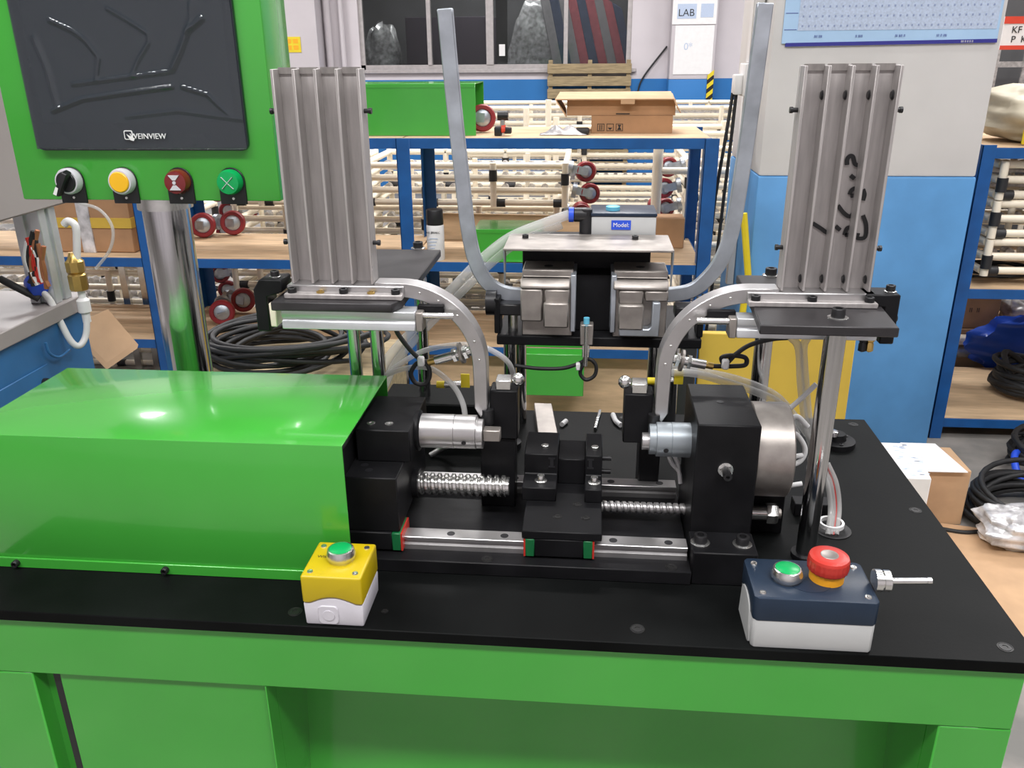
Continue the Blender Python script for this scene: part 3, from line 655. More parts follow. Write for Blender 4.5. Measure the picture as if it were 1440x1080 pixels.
CREASE = [([(250, 100), (360, 150), (430, 200), (500, 290), (488, 400)], 1.8, 3.2), ([(540, 40), (650, 105), (750, 170), (752, 215), (700, 300), (665, 385)], 1.3, 2.6), ([(1020, 92), (950, 150), (915, 250), (870, 350)], 2.2, 4),
          ([(370, 425), (600, 395), (850, 362)], 1.6, 2.4), ([(270, 560), (420, 500), (640, 468), (870, 438)], 2, 2.6), ([(920, 438), (1050, 478), (1150, 575)], 1.9, 2.2), ([(170, 190), (235, 340), (290, 540)], 1.5, 3.4), ([(960, 20), (965, 90), (940, 160)], 1.4, 2.4), ([(640, 590), (900, 560), (1230, 605)], 1, 2.6)]
CREASE = [([(at(a/3.6, c/3.6, 340).x, at(a/3.6, c/3.6, 340).z) for a, c in pl], A, w_) for pl, A, w_ in CREASE]
def film(u, v):
    x = -686+269*u; z = 433+213*v; h = .5*math.sin(5*u+2*v)
    for pl, A, w_ in CREASE:
        best = 1e9
        for (ax, az), (bx, bz_) in zip(pl, pl[1:]):
            dx, dz = bx-ax, bz_-az; t = max(0, min(1, ((x-ax)*dx+(z-az)*dz)/(dx*dx+dz*dz)))
            best = min(best, (x-ax-dx*t)**2+(z-az-dz*t)**2)
        if best < 9*w_*w_: h += 1.5*A*math.exp(-best/(.55*w_*w_))
    return (x, 340.6-h, z)
MB().grid(film, 150, 110).build('protective_film', 'film', bz, angle=180, solid=.12)
put('lettering', text_mesh('WEINVIEW', 9.2, 'print', .4), T, (at(208, 192, 337).x, 337.6, at(208, 192, 337).z), FRONT)
q = at(180, 190, 337)
MB().prism(rrect(q.x-5.5, q.x+5.5, q.z-5.5, q.z+5.5, 2), 'y', 337.8, 338.6).build('logo_frame', 'print', bz); MB().prism(rrect(q.x-4.3, q.x+4.3, q.z-4.3, q.z+4.3, 1.5), 'y', 337.5, 337.8).build('logo_field', 'bezel', bz)
MB().prism([(q.x-2, q.z+1), (q.x+8, q.z-4), (q.x+6, q.z-7), (q.x+2, q.z-6)], 'y', 337.1, 337.5).build('logo_hand', 'print', bz)
zc = at(100, 256, 350).z
for i, px in enumerate((102, 176, 254, 327)):
    x = at(px, 258, 350).x
    pl = [(x-17, zc-26), (x+17, zc-26)]+arc_pts(x, zc+2, 17, 0, PI, 10)
    lg = MB().prism(pl, 'y', 347.5, 350).build('legend_plate', 'blackp', T, .5); MB().rev((x, 347.5, zc-19), (0, -1, 0), [(0, 0), (2, 0), (1.6, .6), (0, .6)], 10).build('plate_rivet', 'zinc', lg)
    nm = ['selector_switch', 'push_button', 'indicator_lamp', 'indicator_lamp'][i]
    ring = ['white', 'white', 'dred', 'gbtn'][i]; capm = ['blackp', 'ybtn', 'dred', 'gbtn'][i]
    bt = MB().rev((x, 350, zc+2), (0, -1, 0), [(0, 0), (16, 0), (16.2, 9), (14.5, 13), (12.8, 13.2), (12.8, 11), (0, 11)] if i < 2 else [(0, 0), (15, 0), (15.5, 9), (13.5, 15), (0, 16.5)], 32).build(nm, ring, T)
    if i < 2: MB().rev((x, 339, zc+2), (0, -1, 0), [(0, 0), (12.6, 0), (12.6, 3), (11.5, 4), (0, 4.2)], 32).build('cap', capm, bt)
    if i == 0:
        MB().hexa([(x-13, 335, zc-12), (x-6, 335, zc-15), (x+12, 335, zc+14), (x+5, 335, zc+18), (x-13, 324, zc-12), (x-6, 324, zc-15), (x+10, 324, zc+12), (x+4, 324, zc+16)]).build('knob_lever', 'blackp', bt, 1.5, 2)
        MB().hexa([(x-11, 323, zc-11), (x-7, 323, zc-13), (x-3, 323, zc-4), (x-6, 323, zc-2), (x-11, 322.6, zc-11), (x-7, 322.6, zc-13), (x-3, 322.6, zc-4), (x-6, 322.6, zc-2)]).build('pointer', 'print', bt)
    if i == 2:
        for s in (-1, 1): MB().prism([(x-2, zc+2+s*3), (x+2, zc+2+s*3), (x+7, zc+2+s*9), (x-7, zc+2+s*9)], 'y', 333, 334.6).build('lens_mark', 'white', bt)
        MB().cyl((x, 333.4, zc+2), (x, 332.6, zc+2), 2.2, 12).build('lens_centre', 'white', bt)
    if i == 3:
        for a in (PI/4, -PI/4): MB().hexa([(x-10*math.cos(a)-.4, 334.5, zc+2-10*math.sin(a)), (x+10*math.cos(a)-.4, 334.5, zc+2+10*math.sin(a)), (x+10*math.cos(a)+.4, 334.5, zc+2+10*math.sin(a)), (x-10*math.cos(a)+.4, 334.5, zc+2-10*math.sin(a)),
             (x-10*math.cos(a)-.4, 333, zc+2-10*math.sin(a)), (x+10*math.cos(a)-.4, 333, zc+2+10*math.sin(a)), (x+10*math.cos(a)+.4, 333, zc+2+10*math.sin(a)), (x-10*math.cos(a)+.4, 333, zc+2-10*math.sin(a))]).build('lens_facet', 'white', bt)

# ================================================================ button boxes on the plate
T = thing('start_box', 'yellow and white push button box with one green button', 'button box', (-247, 35, 0))
x0, x1, y0, y1 = -278, -216, 4, 67
wave = [(x0+(x1-x0)*k/16, 26+7*max(0, math.sin(PI*(k/16-.12)/.76))**1.0*(1 if .12 < k/16 < .88 else 0)) for k in range(17)]
MB().prism([(x0+1, 0), (x1-1, 0)]+wave[::-1], 'y', y0, y1).build('lower_shell', 'white', T, 2, 2)
MB().prism(wave+[(x1, 58), (x0, 58)], 'y', y0-1, y1+1).build('upper_shell', 'yellow', T, 2.5, 3)
MB().prism(rrect(-263, -242, 2, 24, 5), 'y', 2.6, 4.5).build('knock_out', 'white', T, .8); MB().cyl((-252, 2.8, 13), (-252, 1.8, 13), 6, 20).build('knock_out_disc', 'white', T)
for x in (x0+8, x1-8):
    for y in (y0+8, y1-8): MB().rev((x, y, 58), (0, 0, 1), [(0, 0), (3.2, 0), (2.8, .8), (1, .8), (0, .3)], 14).build('cover_screw', 'zinc', T)
bt = MB().rev((-245, 37, 58), (0, 0, 1), [(0, 0), (13, 0), (13, 3), (15, 4), (15, 7), (13.2, 12), (11.6, 12.4), (11.6, 11), (0, 11)], 36).build('push_button', 'zinc', T)
MB().rev((-245, 37, 69), (0, 0, 1), [(0, 0), (11.4, 0), (11.4, 1.6), (10.8, 2), (0, 2.2)], 32).build('cap', 'gbtn', bt)
put('lettering', text_mesh('Wisal', 6, 'ink'), T, (-264, 39, 58.1))
T = thing('stop_box', 'grey and navy control box with a green button and a red mushroom stop', 'button box', (222, 37, 0))
x0, x1, y0, y1 = 166, 280, 4, 72
MB().prism([(x0, y0+3), (x0+3, y0), (x1-3, y0), (x1, y0+3), (x1, y1-3), (x1-3, y1), (x0+3, y1), (x0, y1-3)], 'z', 0, 33).build('lower_shell', 'greyp', T, 1.2, 2)
MB().prism([(x0-1, y0+3), (x0+3, y0-1), (x1-3, y0-1), (x1+1, y0+3), (x1+1, y1-3), (x1-3, y1+1), (x0+3, y1+1), (x0-1, y1-3)], 'z', 31, 57).build('upper_shell', 'navy', T, 1.8, 2)
MB().prism([(y0+8, 0)]+[(y0+34+22*math.cos(PI-PI*k/10), 30+12*math.sin(PI*k/10)) for k in range(11)]+[(y1-8, 0)], 'x', x0-2.2, x0+1).build('side_arch', 'greyp', T, .8)
for x in (x0+8, x1-8):
    for y in (y0+9, y1-9): MB().rev((x, y, 57), (0, 0, 1), [(0, 0), (3.4, 0), (3, .8), (1, .8), (0, .3)], 14).build('cover_screw', 'zinc', T)
MB().rev((222, 38, 57), (0, 0, 1), [(0, 0), (22, 0), (22, .35), (0, .35)], 32).build('ring_recess', 'navy', T)
bt = MB().rev((201, 38, 57), (0, 0, 1), [(0, 0), (13, 0), (13, 2), (15, 3), (15.2, 7), (13.2, 12), (11.8, 12.4), (11.8, 11), (0, 11)], 36).build('push_button', 'zinc', T)
MB().rev((201, 38, 68), (0, 0, 1), [(0, 0), (11.6, 0), (11.6, 1.6), (11, 2), (0, 2.2)], 32).build('cap', 'gbtn', bt)
es = MB().rev((240, 42, 57), (0, 0, 1), [(0, 0), (16.5, 0), (16.5, 11), (0, 11)], 36).build('stop_collar', 'orange', T)
seg = 36; prof = []
b = MB(); R0 = 19.5
def mush(u, v):
    a = 2*PI*u
    k = 1-.025*(1 if (u*24) % 1 < .3 and .08 < v < .55 else 0)
    pr = [(0, 0), (17.5, 0), (19.2, 1.5), (19.8, 6), (19.4, 13), (18.4, 15.6), (15, 16.6), (0, 17)]
    i = min(6, int(v*7)); f = v*7-i; r = pr[i][0]+(pr[i+1][0]-pr[i][0])*f; h = pr[i][1]+(pr[i+1][1]-pr[i][1])*f
    return (240+r*k*math.cos(a), 42+r*k*math.sin(a), 67+h)
MB().grid(mush, 96, 28).build('mushroom_head', 'red', T, angle=50)
MB().rev((240, 42, 83.8), (0, 0, 1), [(0, 0), (8.6, 0), (8.2, .5), (7, .5), (6.6, .3), (0, .3)], 28).build('head_badge', 'ground', T)
gq = at(1229, 816, x=281)
gl = MB().rev((281, gq.y, gq.z), (1, 0, 0), [(0, 0), (11, 0), (11, 6), (9, 6), (9, 8), (10.5, 8), (10.5, 14), (6, 16), (0, 16)], 24).build('cable_gland', 'zinc', T)
MB().rev((296, gq.y, gq.z), (1, 0, .06), [(0, 0), (3.2, 0), (3.2, 33), (2.7, 33), (2.7, 34), (3.4, 34), (3.4, 38), (0, 38.5)], 14).build('threaded_rod', 'zinc', gl)

# ================================================================ loose bits on the plate
q = [at(757, 612, z=16), at(785, 614, z=16), at(777, 556, z=16), at(753, 556, z=16)]
o = MB().hexa([(a.x, min(a.y, 566), 0) for a in q]+[(a.x, min(a.y, 566), 16) for a in q]).build('steel_bar', 'ground', None, .8); tag(o, 'plain steel flat bar lying on the plate behind the carriage', 'metal bar')
o = helix((16, 500, 3), (21, 545, 3), 2.7, .7, 9, .3, 10); o.cyl((21, 544, 3), (24, 572, 3), 2.5, 10); o = o.build('drill_bit', 'zinc', None, angle=30); tag(o, 'small drill bit lying on the plate', 'drill bit')
for pts, lb in (([(790, 597), (796, 592)], 'short white plastic tube offcut nearest the steel bar'), ([(862, 583), (866, 592), (873, 598)], 'longer curved white tube offcut right of the drill bit')):
    pp = [at(a, c, z=4) for a, c in pts]; o = MB().tube(smooth_path(pp, 4), 4, 10).build('tube_offcut', 'wtube'); tag(o, lb, 'tube')
o = MB().box(-300, -118, 440, 520, 0, 62).build('rear_beam', 'greyplate', None, 2); o.data.materials[0] = M['plate']; tag(o, 'long black beam on the plate behind the left spindle', 'beam')

# ================================================================ hoses, sensors and wires
def hose(name, label, cat, pts, r, m='tube', group=None, seg=10):
    o = MB().tube(smooth_path(pts, 8), r, seg).build(name, m, angle=60); return tag(o, label, cat, group)
hose('air_hose', 'clear air hose running from the blue ringed elbow down to the left', 'hose', [EL, at(770, 312, 505), at(720, 332, 495), at(680, 362, 480), at(640, 402, 470), at(590, 455, 460), at(545, 505, 440), at(528, 545, 420)], 7)
hose('air_hose', 'clear air hose just below the one at the elbow', 'hose', [at(790, 316, 520), at(735, 338, 510), at(700, 362, 500), at(660, 400, 490), at(610, 450, 480), at(560, 505, 460), at(540, 545, 450)], 6)
hose('air_hose', 'clear air hose arching over the black cable loop on the left', 'hose', [at(533, 535, 330), at(565, 510, 330), at(600, 492, 330), at(640, 485, 300), at(665, 486, 290), at(690, 492, 290), at(718, 515, 300), at(724, 560, 330)], 3.6)
hose('air_hose', 'clear air hose arching down onto the left spindle', 'hose', [at(535, 530, 300), at(570, 518, 300), at(605, 518, 290), at(635, 540, 270), at(650, 565, 260), at(655, 590, 250)], 3.6)
hose('air_hose', 'clear air hose along the top of the right black block', 'hose', [at(925, 525, 300), at(975, 525, 300), at(1030, 540, 300), at(1075, 556, 290), at(1100, 572, 300), at(1120, 610, 330)], 5)
hose('air_hose', 'second clear air hose along the top of the right black block', 'hose', [at(940, 513, 320), at(985, 522, 320), at(1035, 533, 315), at(1080, 550, 310), at(1105, 570, 310), at(1135, 610, 340)], 5)
for k, (dx, lab) in enumerate(((0, 'left'), (12, 'right'))):
    hose('air_hose', ['clear hose hanging under the right hopper, left one of the pair', 'clear hose hanging under the right hopper, right one of the pair'][k], 'hose', [at(1112+dx*2, 474, 260), at(1123+dx*.6, 490, 260), at(1126+dx*.6, 540, 265), at(1132+dx*.5, 590, 275), at(1142+dx*.4, 630, 290)], 4.5)
for k in range(4):
    hose('bundle_tube', ['clear tube of the bundle entering the plate hole, leftmost', 'clear tube of the bundle entering the plate hole, second', 'clear tube of the bundle entering the plate hole, third', 'clear tube of the bundle entering the plate hole, rightmost'][k], 'hose', [at(1155+k*3, 652, 262-k*3), at(1164+k*4, 680, 250), at(1168+k*4, 715, 245), at(1164+k*4, 752, z=1)], 3.2 if k != 2 else 1.3, 'tube' if k != 2 else 'redtube')
o = MB().pipe((at(1168, 738, 238).x, 236, 4), (at(1168, 738, 238).x, 236, 9), 15, 12, 20).build('cable_tie', 'wtube'); tag(o, 'white tie around the tube bundle at the plate hole', 'cable tie')
WH = [[(1104, 622), (1118, 610), (1132, 630), (1126, 648), (1104, 658)], [(1104, 645), (1118, 642), (1130, 640)], [(1104, 684), (1116, 682), (1128, 680)], [(1104, 580), (1125, 562), (1148, 540)], [(1100, 600), (1112, 590), (1122, 586), (1136, 600)]]
for k, pts in enumerate(WH): hose('white_wire', 'white wire %s' % ['looping out of the steel motor', 'running straight from the steel motor', 'low behind the right chrome post', 'rising from the motor towards the yellow board', 'curling over the steel motor'][k], 'wire', [at(a, c, 250) for a, c in pts], 3, 'wtube')
for k in range(2): hose('white_wire', ['white wire pair under the right spindle, left one', 'white wire pair under the right spindle, right one'][k], 'wire', [at(940+k*8, 640, 250), at(945+k*8, 652, 240), at(955, 664, 230), at(957, 680, 225)], 2.6, 'wtube')
# proximity sensors with nuts and cable loops
def prox(label, a, b_, y, loop, tie, lab2):
    A, B = at(*a, y), at(*b_, y); d = (B-A).normalized()
    T = thing('proximity_sensor', label, 'sensor', A)
    MB().cyl(A, B, 5.4, 18).build('sensor_body', 'zinc', T); MB().cyl(B, B+d*9, 4, 14).build('cable_end', 'brass', T)
    for k in (10, 24): MB().rev(A+d*k, d, [(0, 0), (9, 0), (9, 4), (0, 4)], 6).build('lock_nut', 'zinc', T)
    MB().rev(A+d*16, d, [(0, 0), (13, 0), (13, 3), (0, 3)], 20).build('mount_tab', 'ground', T)
    hose('sensor_cable', lab2, 'cable', [B+d*8]+[at(p[0], p[1], y) for p in loop], 2.8, 'rubber')
    q = at(*tie, y-5); o = MB().box(q.x-4, q.x+4, q.y-4, q.y+4, q.z-6, q.z+6).build('cable_tie', 'wtube', None, 1.5); tag(o, 'white tie on '+lab2.replace('looped ', 'the '), 'cable tie')
prox('steel proximity sensor with two nuts beside the left chute', (668, 491), (612, 507), 262, [(595, 508), (585, 512), (578, 525), (584, 538), (597, 540), (604, 530), (602, 515), (590, 505), (575, 490), (560, 470), (556, 460)], (592, 508), 'looped black cable under the left hopper')
prox('steel proximity sensor with two nuts beside the right chute', (938, 503), (992, 513), 262, [(1012, 515), (1030, 515), (1048, 513), (1048, 503), (1030, 500), (1015, 503), (1020, 512), (1035, 498), (1055, 485), (1085, 477), (1108, 475)], (1020, 512), 'looped black cable under the right hopper')
hose('sensor_cable', 'black cable with a small loop hanging from the limit switch', 'cable', [at(824, 498, 392), at(820, 512, 392), at(816, 525, 392), at(824, 534, 392), at(836, 528, 392), at(838, 514, 392), at(828, 505, 392), at(812, 512, 394), at(790, 518, 396), at(755, 518, 398), at(725, 514, 400)], 2.6, 'rubber')
o = MB().box(*[v for v in (at(810, 515, 390).x, at(816, 515, 390).x)], 386, 394, at(813, 515, 390).z-5, at(813, 515, 390).z+5).build('cable_tie', 'wtube', None, 1); tag(o, 'white tie on the limit switch cable', 'cable tie')
hose('pneumatic_tube', 'bright metal tube offcut lying under the left spindle', 'tube', [at(605, 640, z=4), at(622, 630, z=14), at(640, 622, z=30)], 4, 'alu')
for k, (a, c, y) in enumerate(((655, 535, 300), (955, 530, 300))):
    q = at(a, c, y); T = thing('flow_valve', ['yellow tagged flow valve beside the left chute', 'yellow tagged flow valve beside the right chute'][k], 'valve', q)
    MB().box(q.x-6, q.x+5, q.y-2, q.y, q.z-9, q.z+9).build('yellow_tag', 'tapey', T); MB().cyl(q+Vector((-6, 4, -6)), q+Vector((-30 if k == 0 else -20, 4, -8)), 4, 12).build('valve_body', 'zinc', T); MB().cyl(q+Vector((-28, 4, -8)), q+Vector((-38, 4, -8)), 4.6, 12).build('collar', 'tapey', T)

# ================================================================ blue rack behind the machine
def rack(label, xs, y0, y1, tops, legw=50, ztop=258, boards='wood'):
    T = thing('steel_rack', label, 'rack', ((xs[0]+xs[-1])/2, (y0+y1)/2, FZ))
    for x in xs:
        for y, s in ((y0, 1), (y1-legw, -1)):
            yy = y if s == 1 else y
            a, c = (yy, yy+4) if s == 1 else (yy+legw-4, yy+legw)
            MB().box(x-legw/2, x+legw/2, a, c, FZ, ztop).box(x-legw/2, x-legw/2+4, yy, yy+legw, FZ, ztop).build('leg', 'rackblue', T, 1)
    for i, z in enumerate(tops):
        for y in (y0+4, y1-8): MB().box(xs[0], xs[-1], y, y+4, z-36, z).build('beam', 'rackblue', T, 1)
        for x in (xs[0], xs[-1]): MB().box(x-2, x+2, y0+8, y1-8, z-36, z-2).build('beam', 'rackblue', T)
        for a, c in zip(xs, xs[1:]): MB().box(a+4, c-4, y0+10, y1-10, z-10, z+2).build('shelf_board', boards, T, 1)
    return T
rack('blue steel rack with three raw board levels behind the machine', [-2750, -1700, -675, 415], 2400, 2900, [258, -190, -523])
rack('dark blue steel rack at the right edge behind the pillar', [1347, 2500], 2420, 3020, [226, -268, -777], 46, 236)
# carton on the rack
T = thing('open_carton', 'open flat kraft carton with printed handling marks on the rack', 'carton', (150, 2620, 260))
MB().box(-4, 292, 2585, 2800, 260, 322).build('carton_base', 'kraft', T, 1)
MB().box(-95, 300, 2592, 2812, 322, 378).build('inner_box', 'kraft', T, 1)
MB().hexa([(-135, 2560, 378), (290, 2560, 378), (300, 2830, 392), (-130, 2830, 392), (-135, 2560, 382), (290, 2560, 382), (300, 2830, 396), (-130, 2830, 396)]).build('lid', 'kraftl', T)
MB().hexa([(-138, 2556, 380), (-98, 2556, 320), (-94, 2560, 320), (-134, 2560, 380), (-138, 2820, 384), (-110, 2820, 340), (-106, 2822, 340), (-134, 2822, 384)]).build('flap', 'kraftl', T)
MB().hexa([(300, 2556, 352), (318, 2600, 330), (322, 2600, 330), (304, 2556, 352), (286, 2556, 382), (300, 2800, 390), (304, 2800, 390), (290, 2556, 382)]).build('flap', 'kraftl', T)
MB().box(100, 150, 2555, 2560, 364, 382).build('tuck_tab', 'kraftl', T)
def icons(T, x, y, z, s=1.0):
    for i in range(3):
        xx = x+i*34*s
        fr = MB()
        for a in ((0, 26, 0, 2), (0, 26, 24, 26), (0, 2, 0, 26), (24, 26, 0, 26)): fr.box(xx+a[0]*s, xx+a[1]*s, y-.6, y, z+a[2]*s, z+a[3]*s)
        if i == 0: fr.box(xx+8*s, xx+11*s, y-.6, y, z+4*s, z+22*s).box(xx+15*s, xx+18*s, y-.6, y, z+4*s, z+22*s)
        if i == 1: fr.prism([(xx+4*s, z+12*s), (xx+22*s, z+12*s), (xx+13*s, z+4*s)], 'y', y-.6, y)
        if i == 2: fr.prism([(xx+5*s, z+4*s), (xx+21*s, z+4*s), (xx+15*s, z+14*s), (xx+20*s, z+22*s), (xx+6*s, z+22*s), (xx+11*s, z+14*s)], 'y', y-.6, y)
        fr.build('handling_mark', 'ink', T)
icons(T, 18, 2585, 268)
MB().box(85, 135, 2591.4, 2592, 326, 330).build('printed_line', 'ink', T)
# green cover on the rack
def tray(name, label, x0, x1, y0, y1, z0, z1, lip=0):
    T = thing(name, label, 'cover', ((x0+x1)/2, (y0+y1)/2, z0))
    MB().prism([(y0, z0), (y0, z1), (y1, z1), (y1, z0), (y1-3, z0), (y1-3, z1-3), (y0+3, z1-3), (y0+3, z0)], 'x', x0, x1).build('shell', 'green', T, 1)
    if lip: MB().box(x0, x1, y0-lip, y0, z0, z0+4).build('bottom_lip', 'green', T, 1)
    MB().box(x0, x1-1, y0-1.5, y0, z1-14, z1-3).build('top_fold', 'green', T)
    return T
tray('sheet_cover', 'long green sheet metal cover lying on the rack top', -900, -418, 2470, 2720, 261, 440)
tray('sheet_cover', 'green sheet metal cover on the middle shelf, mostly hidden by the clamps', -430, -180, 2430, 2620, -187, -70, 25)
tray('sheet_cover', 'green sheet metal cover on the low shelf below the clamp frame', -262, -12, 2410, 2560, -520, -300, 0)
o = MB().box(-262, -8, 2330, 2400, -690, -520).build('sheet_bin', 'green', None, 3); tag(o, 'green steel bin hung on the front of the low shelf', 'bin')
# boards standing on the middle shelf
o = MB().hexa([(-640, 2800, -187), (385, 2800, -187), (385, 2812, -187), (-640, 2812, -187), (-640, 2826, -82), (385, 2826, -92), (385, 2838, -92), (-640, 2838, -82)]).build('backing_board', 'wood', None, 1); tag(o, 'wide raw board leaning along the back of the middle shelf', 'board')
o = MB().hexa([(-640, 2460, FZ), (380, 2460, FZ), (380, 2472, FZ), (-640, 2472, FZ), (-640, 2480, -565), (380, 2480, -565), (380, 2492, -565), (-640, 2492, -565)]).build('leaning_board', 'wood', None, 1); tag(o, 'wide raw board standing on the floor under the rack', 'board')
o = MB().box(100, 370, 2680, 2790, -187, -70).build('kraft_box', 'kraft', None, 2); tag(o, 'plain kraft box at the right end of the middle shelf', 'carton')
# spray can
q = at(614, 372, 2440); T = thing('spray_can', 'white spray can with a black cap on the middle shelf', 'spray can', (q.x, 2440, -188))
MB().rev((q.x, 2440, -188), (0, 0, 1), [(0, 0), (31, 0), (33, 3), (33, 128), (31, 132), (26, 136), (0, 136)], 28).build('can_body', 'paper', T)
MB().rev((q.x, 2440, -55), (0, 0, 1), [(0, 0), (31, 0), (32, 4), (31, 52), (29, 56), (0, 57)], 28).build('cap', 'blackp', T)
put('lettering', text_mesh('AR BRAKC', 11, 'ink', .5), T, (q.x-2, 2406.5, -80), FRONT); put('lettering', text_mesh('III II', 10, 'signred', .5), T, (q.x-8, 2406.5, -172), FRONT)
for k in range(4): MB().box(q.x-20, q.x+14-4*k, 2406.4, 2407, -104-k*12, -101-k*12).build('printed_line', 'calgrey', T)
# clear bag of parts and small castors on the rack top
o = MB().grid(lambda u, v: (-190+170*u, 2490+80*v, 262+26*math.sin(PI*u)*math.sin(PI*v)*(1+.4*math.sin(17*u+5*v))), 24, 14).build('parts_bag', 'wrap', None, angle=60, solid=1.5); tag(o, 'crinkled clear bag lying on the rack top beside the carton', 'bag')
o = MB().box(-64, -10, 2510, 2580, 261, 282).build('black_bag', 'rubber', None, 8, 2); tag(o, 'small black pouch against the carton on the rack', 'pouch')

# castor: wheel with red tyre, zinc fork; built once per cart and copied
def castor_parts(T, c, d, r=58, y=-1):
    """c: wheel centre, d: direction from wheel to its mounting plate"""
    c = Vector(c); d = Vector(d).normalized(); ax = Vector((.25, y, .1)).normalized()
    wh = MB().rev(c-ax*18, ax, [(0, 2), (r*.3, 0), (r*.62, 4), (r*.68, 0), (r*.9, 0), (r, 6), (r, 30), (r*.9, 36), (r*.68, 36), (r*.62, 30), (r*.3, 36), (0, 34)], 26).build('castor_wheel', 'redwheel', T)
    MB().rev(c-ax*21, ax, [(0, 0), (r*.22, 0), (r*.5, 2), (r*.62, 6), (r*.62, 34), (r*.5, 38), (0, 41)], 20).build('wheel_hub', 'galv', wh)
    fk = MB()
    for s in (-1, 1):
        p = c+ax*s*25; fk.tube([p-d*6, p+d*r*.6, c+ax*s*20+d*(r+18)], 0, sq=(5, 34, ax))
    fk.cyl(c+d*(r+14), c+d*(r+34), 34, 18).build('castor_fork', 'galv', T)
def pipe_cart(label, x0, x1, y0, y1, z0, z1, end, levels=2, seed=0, cast=True):
    """a pipe cart lying on its side: long rails, cross pipes, roller tracks, castors at one end"""
    rnd = random.Random(seed); T = thing('pipe_cart', label, 'pipe cart', ((x0+x1)/2, (y0+y1)/2, z0), 'pipe carts stacked behind the rack'); r = 14
    zs = [z0+r+(z1-z0-2*r)*k/max(1, levels-1) for k in range(levels)]
    jm = MB().cyl((0, 0, -24), (0, 0, 24), 18, 12).mesh('pipe_joint', 'joint')
    jx = MB().cyl((-26, 0, 0), (26, 0, 0), 18, 12).mesh('pipe_joint', 'joint')
    for z in zs:
        for y in (y0, y1): MB().cyl((x0, y, z), (x1, y, z), r, 12).build('long_pipe', 'cream', T)
        for x in (x0, x1): MB().cyl((x, y0, z), (x, y1, z), r, 10).build('cross_pipe', 'cream', T)
    nx = 3
    for i in range(nx+1):
        x = x0+(x1-x0)*i/nx
        if 0 < i < nx: x += rnd.uniform(-70, 70)
        for y in (y0-22, y1):
            MB().cyl((x, y, z0), (x, y, z1), r, 12).build('upright_pipe', 'cream', T)
            put('pipe_joint', jm, T, (x, y-4, rnd.uniform(z0+45, z1-45))); put('pipe_joint', jx, T, (x+(24 if i < nx else -24), y+16 if y < y1 else y-16, zs[0]))
    # a few loose verticals inside
    for i in range(4):
        x = rnd.uniform(x0+60, x1-60); yy = rnd.uniform(y0+80, y1-60); MB().cyl((x, yy, z0+4), (x, yy, z1-4), 12, 10).build('inner_pipe', 'cream', T)
    # roller track with wheels
    for z in zs[:-1]:
        zz = z+(zs[1]-zs[0])*.5
        MB().box(x0+20, x1-20, (y0+y1)/2-30, (y0+y1)/2-26, zz-24, zz-14).box(x0+20, x1-20, (y0+y1)/2+26, (y0+y1)/2+30, zz-24, zz-14).build('roller_track', 'track', T)
        tb = MB(); k = x0+50
        while k < x1-40:
            tb.rev((k, (y0+y1)/2-24, zz), (0, 1, 0), [(0, 0), (17, 0), (17, 48), (0, 48)], 10); k += 62
        tw = tb.build('roller_wheels', 'track', T); tw['kind'] = 'stuff'
    if cast:
        xe = x1 if end > 0 else x0
        for y, zz in ((y0+60, z0+48), (y0+95, z0+138), (y1-80, (z0+z1)/2)): castor_parts(T, (xe+end*(80+rnd.uniform(0, 34)), y, zz), (-end, 0, .2 if y < y1-100 else -.1), 45)
    return T
k = 0
lev = ['lowest', 'second', 'third', 'fourth', 'topmost']
for i in range(5):
    z0 = FZ+i*192
    pipe_cart('cream pipe cart in the middle stack behind the rack, %s layer' % lev[i], -1010, -160+((i*37) % 50), 3080+(i % 2)*40, 3620, z0, z0+188, 1, 4, i)
    pipe_cart('cream pipe cart in the left stack behind the rack, %s layer' % lev[i], -1600-((i*53) % 70), -1075, 3060+(i % 2)*50, 3600, z0, z0+188, -1, 4, 20+i)
for i in range(5):
    z0 = FZ+i*192
    pipe_cart('cream pipe cart in the right stack behind the rack, %s layer' % lev[i], 430+((i*61) % 60), 1200, 3250+(i % 2)*40, 3800, z0, z0+188, -1, 4, 40+i, i in (2, 3, 4))
for i in range(3):
    z0 = FZ+i*240
    pipe_cart('cream pipe cart at the far left behind the rack, %s layer' % lev[i], -2950, -1900, 3000, 3500, z0, z0+232, 1, 4, 60+i, False)
for i in range(4):
    x = at(130+18*i, 400, 2960).x; o = MB().box(-2150+i*92, -2118+i*92, 2945, 2965, FZ, -185).build('track_strip', 'zinc', None, 1); tag(o, 'bright metal track strip standing left of the rack, number %s from the left' % ['one', 'two', 'three', 'four'][i], 'metal strip')
for i in range(4):
    z0 = FZ+i*300
    pipe_cart('cream pipe cart far behind the stacks, %s layer' % lev[i], -900+i*40, 1500, 4700, 5300, z0, z0+290 if i < 3 else z0+200, 1, 5, 80+i, False)
